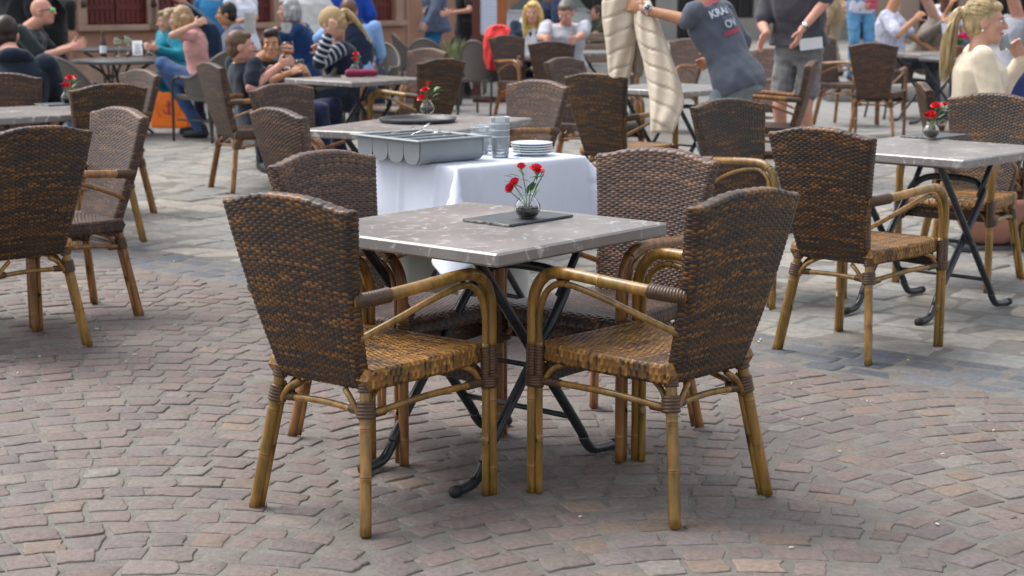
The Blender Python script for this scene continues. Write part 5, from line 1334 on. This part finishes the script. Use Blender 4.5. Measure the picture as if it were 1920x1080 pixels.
# woman in cream jumper
M_CREAM = mat('cream_knit', (.66, .56, .42), .9, var=.08, scale=30, bump=.5, bscale=260, sheen=.4)
q = person('blonde woman with ponytail in a fluffy cream jumper drinking from a glass', (P3(1836, 60, 9.5)[0], 9.5), R(-8), 'sit', s=1.03, lean=0, hipy=.0, hipz=.585, top=M_CREAM, sleeve=1.92, bottom=fabric((.02, .025, .05)), hair='pony', hcol=(.40, .30, .16), skin='fair', fem=True, vox=.006,
           hpos=P3(1848, 41, 9.5), lh=P3(1916, 110, 9.72), head=(6, -4), coat=.023, folds=.009, grip=.9, ldir=(-.55, -.1, .85), lpole=(-.2, .3, -1))
blonde = q
B_ = q['B']; m = B_(); w, H = q['w'], q['H']; rr = np.random.default_rng(21); ctr, rad = A_((0, -.024, .038)), A_((.0845, .1005, .0985))
for k in range(330):
    if k < 230: t_ = rr.uniform(-1.45, 1.45); st = A_((math.sin(t_)*.98, math.cos(t_)*.86, .50*math.cos(t_*1.15)+rr.uniform(-.05, .12)))
    else: t_ = rr.uniform(-1, 1); st = A_((t_*.95, -.25-.4*(1-abs(t_)), -.75+rr.uniform(-.1, .15)))
    st = nrm(st); en = nrm(A_((rr.normal(0, .10), -.95, .12+rr.normal(0, .10)))); P = []
    om = math.acos(np.clip(np.dot(st, en), -1, 1)); lift = rr.uniform(1.0, 1.035)
    for f_ in np.linspace(0, 1, 9): v_ = (math.sin((1-f_)*om)*st+math.sin(f_*om)*en)/math.sin(om); P.append(w(H(*(ctr+v_*rad*(lift-.02*f_*f_)))))
    m.tube(P, np.interp(np.linspace(0, 1, 9), [0, .15, 1], [.0008, .0024, .0018]), 5)
for k in range(110):
    a_, b_ = rr.normal(0, .011, 2); z_ = rr.uniform(-.36, -.26); sw_ = rr.normal(0, .012)
    m.tube(bez([w(H(a_*.6, -.112+b_*.5, .045)), w(H(a_*1.3, -.152, .035+b_)), w(H(a_*1.9, -.176+b_*1.2, -.05)), w(H(a_*1.7+sw_*.5, -.186+b_*1.6, -.17)), w(H(a_+sw_, -.180+b_*1.3, z_))], 4), np.interp(np.linspace(0, 1, 17), [0, .3, .8, 1], [.0022, .0030, .0024, .0006]), 5)
m.build('hair_strands', hair_mat((.42, .315, .165)), q['root'])
m = MB(); m.lathe([(.028, 0), (.031, .003), (.036, .085), (.0345, .085), (.029, .008), (.002, .007)], n=26); P_ = P3(1886, 92, 9.62)
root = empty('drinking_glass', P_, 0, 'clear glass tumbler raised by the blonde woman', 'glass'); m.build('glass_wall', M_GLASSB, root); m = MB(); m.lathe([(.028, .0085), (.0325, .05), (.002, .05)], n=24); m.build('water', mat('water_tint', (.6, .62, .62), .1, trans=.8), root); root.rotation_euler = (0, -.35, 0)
m = MB(); E_ = blonde['w'](blonde['H'](.082, -.012, -.042)); root = empty('pearl_earring', E_, 0, 'small pearl earring of the blonde woman', 'earring'); m.ell((0, 0, -.004), (.0065, .0065, .0065)); m.build('pearl', M_PORC, root); m = MB(); m.tube([(0, 0, 0), (0, 0, .012)], .0012, 6); m.build('hook', M_CUTL, root)
m = MB(); c_ = blonde['w'](blonde['H'](0, -.118, .045)); root = empty('hair_tie', c_, 0, 'cream scrunchie around the blonde ponytail', 'hair tie'); an = np.linspace(0, 6.283, 20); m.tube([(0.006*math.sin(3*a), math.cos(a)*.021, math.sin(a)*.021) for a in an], .010, 8); m.build('scrunchie', M_CREAM, root)
# two boys
G_ = A_((-1.90, 12.62))
q = person('brown-haired boy in dark T-shirt leaning back and holding a stemmed glass', G_, R(32), 'sit', s=.97, lean=-14, hipz=.47, hipy=.02, top=F_NAVY, sleeve=.75, bottom=fabric((.012, .018, .05), .8, .2), hair='crop', hcol=(.11, .065, .035), skin='pink', vox=.006,
           hpos=P3(452, 88, 12.52), head=(22, 0), rel=P3(470, 166, 12.32), rh=P3(523, 124, 12.55), lh=P3(500, 140, 12.95), grip=.8, knees=[P3(625, 198, 12.95), P3(600, 205, 12.65)], feet=[P3(640, 290, 13.2)*A_((1, 1, 0))+(0, 0, .085), P3(612, 300, 12.75)*A_((1, 1, 0))+(0, 0, .085)], rdir=(.8, .1, .35), rpole=(.2, -.3, -1))
boy = q
gl = P3(540, 119, 12.44); goblet(gl-(0, 0, .035), 'round wine glass of orange drink in the hand of the brown-haired boy', M_ORANGE)
person('smiling dark-haired boy in dark T-shirt with elbows on the table', (-2.02, 13.75), R(-62), 'sit', s=.98, lean=18, hipz=.44, top=F_NAVY, sleeve=.75, bottom=F_NAVY, hair='quiff', hcol=(.022, .017, .014), skin='tan', hpos=P3(508, 84, 13.6), head=(20, -2), vox=.006,
       rh=P3(545, 136, 13.45), lh=P3(575, 137, 13.5), grip=.6)
# boy in hoodie, far left
q = person('boy seen from behind in a dark navy hooded jumper at the left edge', (-3.17, 10.98), R(95), 'sit', s=1.0, lean=4, hipz=.51, top=fabric((.010, .018, .032)), sleeve=1.95, bottom=F_BLACK, hair='short', hcol=(.022, .015, .012), skin='pink', hpos=P3(12, 66, 11.1), head=(0, 0), coat=.022, folds=.010)
m = q['B'](); w = q['w']
for k in range(9):
    a0, a1 = [2*math.pi*(k+i)/9 for i in (0, 1)]; f0 = lambda a: w(q['hip']+q['t']*(.465-.045*math.sin(a))+q['rt']*(.095*math.cos(a))+q['fw']*(.085*math.sin(a)-.02))
    m.cap(f0(a0), f0(a1), .042, .042)
remesh(m, 'hood', .010, 5, fabric((.010, .018, .032)), q['root'], .006, 5)
# bald man with green sunglasses
q = person('bald man in a black T-shirt wearing green mirrored sunglasses', XY(66, 16.0), R(-4), 'sit', s=1.04, lean=4, top=fabric((.016, .022, .026)), sleeve=.85, bottom=F_JEANS, hair='bald', skin='pink', hpos=P3(80, 22, 16.0), head=(-4, 4), vox=.0065,
           rh=P3(132, 91, 15.8), lh=P3(140, 84, 16.3), grip=.25, coat=.01, rdir=(.9, 0, .35), rpole=(.2, -.2, -1))
w, H = q['w'], q['H']; root = empty('sunglasses', w(H(0, .1, .012)), 0, 'green mirrored sunglasses on the bald man', 'sunglasses'); oo = np.array(root.location)
for s_ in (-1, 1):
    m = MB(); m.ell(w(H(s_*.034, .093, .010))-oo, (.030, .016, .021), np.stack([q['r']*q['HM'][0, i]+q['f']*q['HM'][1, i]+A_((0, 0, 1))*q['HM'][2, i] for i in range(3)], 1)); m.build('mirror_lens', mat('green_mirror', (.10, .55, .10), .2, spec=.8, coat=.6), root)
    m = MB(); m.tube([w(H(s_*.062, .085, .016))-oo, w(H(s_*.082, .03, .014))-oo, w(H(s_*.083, -.02, .008))-oo], .004, 6); m.build('temple_arm', M_BTRAY, root)
# standing people in black behind him
person('person in black coat standing at the upper left corner, head out of view', XY(30, 18.2), R(60), 'stand', s=1.05, top=F_BLACK, sleeve=1.95, bottom=F_BLACK, coat=.03, face=False, hcol=(.03, .02, .015))
person('person in black jumper reaching down with one arm behind the bald man', XY(96, 18.6), R(15), 'stand', s=1.02, lean=14, top=F_BLACK, sleeve=1.9, bottom=F_BLACK, rh=P3(134, 56, 18.3), coat=.015, face=False, grip=.2, rpole=(.3, 0, 1))
# woman in pink pulling on a navy jacket, woman in teal
q = person('fair-haired woman in a pink top pulling on a navy jacket with one arm raised', XY(352, 16.3), R(172), 'sit', s=1.0, lean=0, top=fabric((.58, .30, .28)), sleeve=.5, bottom=F_JEANS, hair='bob', hcol=(.30, .20, .10), fem=True, hpos=P3(338, 36, 16.25), head=(0, -5), lh=P3(366, 46, 16.0), lpole=(.2, .9, -.9), rh=P3(349, 8, 16.42), rel=P3(376, 30, 16.45), knees=[P3(304, 120, 16.3), P3(310, 125, 16.7)], feet=[P3(376, 232, 16.3)*A_((1, 1, 0))+(0, 0, .085), P3(370, 232, 16.7)*A_((1, 1, 0))+(0, 0, .085)])
root = empty('navy_jacket', P3(385, 60, 16.3), 0, 'navy blue jacket being pulled on by the woman in pink', 'jacket'); MJ = fabric((.008, .022, .055), .8, .1)
hang('sleeve', root, [(343, 5, 7, 16.42), (352, 11, 10, 16.42), (366, 23, 12, 16.42), (380, 36, 14, 16.42), (395, 54, 15, 16.4), (404, 76, 12, 16.4)], MJ, .085)
hang('jacket_body', root, [(375, 34, 10, 16.35), (384, 46, 22, 16.35), (388, 62, 26, 16.35), (391, 82, 26, 16.35), (394, 98, 24, 16.35), (397, 108, 18, 16.35)], MJ, .10)
person('woman in a bright teal jacket sitting behind the woman in pink', XY(306, 17.0), R(205), 'sit', s=.98, lean=8, top=fabric((.01, .22, .30)), sleeve=1.9, bottom=fabric((.01, .16, .20)), hair='bob', hcol=(.27, .18, .10), fem=True, hpos=P3(315, 40, 16.9), head=(10, -8), coat=.02, rh=P3(288, 90, 16.7), lh=P3(296, 92, 16.6))
# bearded man, newspaper reader in white
person('dark-haired bearded man in a grey shirt behind the brown-haired boy', XY(432, 18.4), R(190), 'sit', s=1.0, lean=6, top=fabric((.16, .18, .24)), sleeve=1.9, bottom=F_NAVY, hair='short', hcol=(.018, .014, .012), skin='tan', hpos=P3(424, 27, 18.3), head=(10, -5), coat=.01)
person('person in a white shirt standing at the upper edge with a newspaper', XY(452, 20.0), R(330), 'stand', s=1.0, hipz=.8, top=fabric((.62, .66, .76)), sleeve=.8, bottom=F_JEANS, rh=P3(462, 36, 19.7), lh=P3(470, 34, 20.1), face=False, hcol=(.2, .15, .1), coat=.02)
root = empty('newspaper', P3(468, 42, 19.6), 0, 'newspaper held by the person in white', 'newspaper'); m = MB(); gN = np.array([[(x, .02*math.cos(x*30)*s_, z) for x in np.linspace(-.06, .06, 9)] for z, s_ in ((-.13, 1), (0, .8), (.11, .5))]); m.patch(gN); m.patch(gN[:, ::-1]+(0, .004, 0)); m.build('paper_sheet', mat('newsprint', (.42, .41, .38), .8, var=.2, scale=40), root)
person('person in an orange top standing behind the bearded man', XY(412, 22.0), R(200), 'stand', s=1.0, hipz=.8, top=fabric((.75, .17, .02)), sleeve=1.9, bottom=fabric((.03, .16, .35)), face=False, hcol=(.1, .07, .05), coat=.01)
person('person with a sky blue jacket beside the orange top', XY(399, 21.5), R(260), 'stand', s=.98, hipz=.82, top=fabric((.03, .20, .42)), sleeve=1.9, bottom=F_JEANS, face=False, hcol=(.1, .07, .05), fem=True)
# grey-haired woman, white figure
person('grey-haired woman in a royal navy cardigan sitting in profile', XY(552, 17.6), R(178), 'sit', s=1.02, lean=4, top=fabric((.008, .035, .12)), sleeve=1.95, bottom=F_NAVY, hair='bob', hcol=(.30, .30, .30), fem=True, skin='fair', hpos=P3(541, 20, 17.5), head=(0, -4), coat=.022, rh=P3(515, 64, 17.3), lh=P3(520, 66, 17.7))
person('person in a white padded jacket standing behind the grey-haired woman', XY(578, 21.2), R(120), 'stand', s=1.0, hipz=.84, top=fabric((.62, .62, .60)), sleeve=1.95, bottom=fabric((.5, .5, .48)), face=False, coat=.035, hcol=(.4, .38, .35))
person('person in a royal blue coat standing in front of the red shutters', XY(651, 22.5), R(100), 'stand', s=1.02, hipz=.86, top=fabric((.01, .06, .38)), sleeve=1.95, bottom=F_NAVY, face=False, coat=.05, hcol=(.1, .06, .04))
# woman with hat and stripes
q = person('woman in navy jumper with white striped sleeve resting her head on her hand', XY(650, 15.0), R(195), 'sit', s=1.0, lean=22, hipz=.5, top=fabric((.012, .017, .04)), sleeve=1.95, bottom=F_NAVY, hair='pony', hcol=(.42, .30, .14), fem=True, skin='fair', hpos=P3(626, 46, 14.85), head=(0, -35), coat=.02, lh=P3(617, 66, 14.6), rh=P3(600, 100, 14.8), lpole=(-.2, .8, -.9))
lh_ = q['off']
m = MB(); MS = fabric((.45, .47, .52))
w = q['w']
for k in range(5):
    for sd2, a_, b_, r_ in ((-1, q['sh'][-1], q['el'][-1], .070), (-1, q['el'][-1], q['wr'][-1], .058)):
        c_ = w(a_+(b_-a_)*(.10+.2*k)); d_ = nrm(w(b_)-w(a_)); o_ = nrm(np.cross(d_, (0, 0, 1))+.01); s2 = np.cross(d_, o_); an = np.linspace(0, 6.2832, 18)[:-1]
        if k % 1 == 0: m.rings([np.array([c_+q['off']+d_*h+(o_*math.cos(t)+s2*math.sin(t))*r_ for t in an]) for h in (-.0075, .0075)], True, True)
m.build('white_stripes', MS, q['root'])
root = empty('knitted_hat', q['w'](q['H'](0, -.01, .06)), 0, 'mustard beige knitted hat on the woman with striped sleeves', 'hat'); mm = np.stack([q['r']*q['HM'][0, i]+q['f']*q['HM'][1, i]+A_((0, 0, 1))*q['HM'][2, i] for i in range(3)], 1); m = MB(); m.ell((0, 0, 0), (.098, .115, .10), mm); m.ell(mm @ A_((0, -.01, -.045)), (.101, .116, .045), mm); remesh(m, 'hat_body', .008, 4, mat('beige_knit', (.42, .30, .16), .9, var=.1, scale=60, bump=.5, bscale=200), root)
q = person('man with short brown hair in navy waistcoat and light blue shirt, seen from behind', XY(668, 17.2), R(80), 'sit', s=1.05, lean=4, top=fabric((.22, .38, .68)), sleeve=1.9, bottom=F_NAVY, hair='short', hcol=(.13, .07, .04), skin='pink', hpos=P3(655, 23, 17.1), lh=P3(600, 92, 17.3), lel=P3(597, 72, 17.2), face=False)
B_ = q['B']; m = B_(); n_ = 28; a_ = np.arange(n_)*2*math.pi/n_; L = []
for z, rx, ry in ((-.04, .185, .145), (.1, .178, .14), (.3, .186, .15), (.40, .172, .138), (.45, .13, .11), (.50, .085, .08), (.53, .080, .074)): L.append(np.array([q['w'](q['hip']+q['t']*z+q['rt']*(math.cos(i)*rx)+q['fw']*(math.sin(i)*ry)) for i in a_]))
m.rings(L); remesh(m, 'waistcoat', .010, 4, fabric((.012, .02, .045)), q['root'], .006, 3)
# standing people at the wall corner
q = person('person in a denim jacket and blue jeans walking by the wall corner', XY(816, 23.0), R(200), 'stand', s=1.0, top=fabric((.11, .14, .21), .85, .25, 9), sleeve=1.95, bottom=fabric((.03, .16, .36)), face=False, coat=.03, hcol=(.08, .05, .03), rh=P3(797, 20, 22.8), lh=P3(800, 45, 22.5))
person('waitress in black with bare forearms holding a note pad', XY(872, 22.2), R(190), 'stand', s=.98, top=F_BLACK, sleeve=.7, bottom=F_BLACK, fem=True, face=False, hcol=(.05, .03, .02), rh=P3(848, 22, 22.0), lh=P3(845, 24, 21.8), skin='pink')
root = empty('shoulder_bag', P3(889, 22, 22.4), 0, 'magenta shoulder bag behind the waitress', 'bag'); m = MB(); m.cap((0, 0, -.10), (0, 0, .10), .06, .05); remesh(m, 'bag_body', .012, 3, fabric((.25, .01, .20)), root, .005); m = MB(); m.tube(bez([(-.03, 0, .12), (-.05, 0, .3), (.02, 0, .38)], 4), .008, 6); m.build('strap', fabric((.25, .01, .20)), root)
root = empty('potted_grass', (P3(850, 60, 21.0)[0], 21.0, 0), 0, 'green ornamental grass in a pot beside the waitress', 'plant'); m = MB(); m.lathe([(.10, 0), (.14, .28), (.15, .28), (.15, .32), (.13, .32), (.10, .1)], n=20); m.build('pot', M_SLATE, root); m = MB()
for k in range(90):
    a = random.uniform(0, 6.28); leaf(m, (math.cos(a)*.06, math.sin(a)*.06, .3), (math.cos(a)*.3, math.sin(a)*.3, random.uniform(.7, 1.3)), random.uniform(.3, .55), .010)
m.build('grass_blade', mat('grey_green', (.20, .24, .10), .6, var=.3, scale=20), root)
# couple at the pale table
q = person('blonde woman in a navy jacket with a white scarf at the pale table', XY(995, 18.9), R(-95), 'sit', s=1.02, lean=2, top=fabric((.012, .022, .05)), sleeve=1.95, bottom=F_NAVY, hair='long', hcol=(.60, .40, .13), fem=True, skin='pink', hpos=P3(999, 24, 18.8), head=(4, -6), coat=.02)
m = q['B'](); w = q['w']; m.cap(w(q['hip']+q['t']*.47+q['rt']*-.05+q['fw']*.08), w(q['hip']+q['t']*.12+q['rt']*-.02+q['fw']*.16), .05, .045); m.cap(w(q['hip']+q['t']*.47+q['rt']*.05+q['fw']*.08), w(q['hip']+q['t']*.12+q['rt']*.03+q['fw']*.16), .05, .045); m.cap(w(q['hip']+q['t']*.49+q['rt']*-.07), w(q['hip']+q['t']*.49+q['rt']*.07), .06, .06); remesh(m, 'scarf', .010, 4, fabric((.72, .72, .74)), q['root'], .008)
person('grey-haired man in a pale grey T-shirt looking down at the pale table', XY(1060, 18.0), R(-100), 'sit', s=1.04, lean=12, top=fabric((.42, .43, .48)), sleeve=.8, bottom=F_JEANS, hair='crop', hcol=(.14, .125, .115), skin='pink', hpos=P3(1061, 24, 17.85), head=(6, -28), coat=.012, lh=P3(1078, 74, 17.4), rh=P3(1022, 72, 17.5))
person('person in a dark navy coat standing between the couple', XY(1032, 22.0), R(30), 'stand', s=.97, hipz=.8, top=fabric((.01, .022, .06)), sleeve=1.95, bottom=F_NAVY, hair='long', hcol=(.25, .15, .06), face=False, coat=.04)
person('distant person in an olive shirt far behind the bench', XY(1119, 26.5), R(200), 'sit', s=.95, top=fabric((.07, .08, .05)), sleeve=.8, bottom=F_BLACK, hair='short', hcol=(.04, .03, .02), hpos=P3(1118, 25, 26.5))
# right-hand background
q = person('woman in light blue jeans and white top standing on the stone step', XY(1612, 22.4), R(-85), 'stand', s=1.05, z0=.21, top=fabric((.62, .60, .72)), sleeve=.6, bottom=F_LJEANS, fem=True, face=False, hcol=(.15, .1, .05), lh=P3(1634, 4, 22.2), rh=P3(1578, 8, 22.2), rpole=(1, .2, 0))
root = empty('pink_clutch', P3(1634, 7, 22.15), 0, 'rose pink clutch bag held by the woman in blue jeans', 'bag'); m = MB(); m.box((0, 0, 0), (.16, .04, .15), bev=.015); m.build('bag_body', fabric((.50, .10, .14)), root); m = MB(); m.box((0, -.022, .04), (.15, .008, .06), bev=.003); m.build('flap', fabric((.45, .08, .12)), root)
person('person in a beige jacket bending beside the woman in blue jeans', XY(1566, 23.6), R(200), 'stand', z0=.21, s=.95, lean=42, top=fabric((.40, .30, .19)), sleeve=1.95, bottom=fabric((.3, .24, .17)), face=False, hcol=(.1, .06, .04), coat=.03, rh=P3(1556, 40, 23.2), lh=P3(1548, 44, 23.3), skin='tan')
q = person('man in a white shirt with grey pattern sitting at the upper right', XY(1690, 18.9), R(-20), 'sit', s=1.06, lean=-4, hipz=.60, top=mat('patterned_shirt', (.62, .62, .70), .85, col2=(.30, .32, .45), scale=26), sleeve=.85, bottom=fabric((.04, .045, .06)), hair='short', hcol=(.06, .04, .02), hpos=P3(1697, -38, 18.9), rh=P3(1716, 36, 18.6), skin='tan', coat=.02)
person('person in grey-brown sleeve and dark trousers holding white papers', XY(1742, 19.4), R(-30), 'sit', s=1.0, lean=24, hipz=.6, top=fabric((.20, .17, .14)), sleeve=1.95, bottom=fabric((.05, .055, .07)), hair='short', hcol=(.05, .04, .03), hpos=P3(1735, -22, 19.2), rh=P3(1766, 45, 18.8), lh=P3(1770, 50, 18.9), coat=.02)
root = empty('paper_sheets', P3(1781, 54, 18.7), 0, 'pale blue-grey papers held by the seated person on the right', 'paper')
m = MB()
for k in range(3): m.box((.006*k, .004*k, .003*k), (.18, .004, .13))
m.build('paper_sheet', mat('blue_grey_paper', (.45, .48, .55), .7), root, smooth=False); root.rotation_euler = (-.5, 0, .1)
person('woman in a white T-shirt resting her chin on her hand', XY(1768, 20.3), R(-60), 'sit', s=1.02, lean=10, hipz=.72, top=fabric((.66, .64, .72)), sleeve=.7, bottom=F_JEANS, hair='long', hcol=(.10, .05, .03), fem=True, hpos=P3(1785, -22, 20.1), rh=P3(1782, 10, 19.8), rpole=(0, .3, -1), skin='tan')
person('person in a pale grey shirt at the upper right corner', XY(1915, 16.5), R(15), 'sit', s=1.04, lean=8, hipz=.62, top=fabric((.27, .28, .32)), sleeve=.9, bottom=F_JEANS, hair='short', hcol=(.08, .05, .03), hpos=P3(1900, -28, 16.4), skin='pink')
# drop prototypes that were not used
for k, o in PROTO.items():
    if k not in _used:
        for c in kids(o):
            for d in kids(c): bpy.data.objects.remove(d)
            bpy.data.objects.remove(c)
        bpy.data.objects.remove(o)
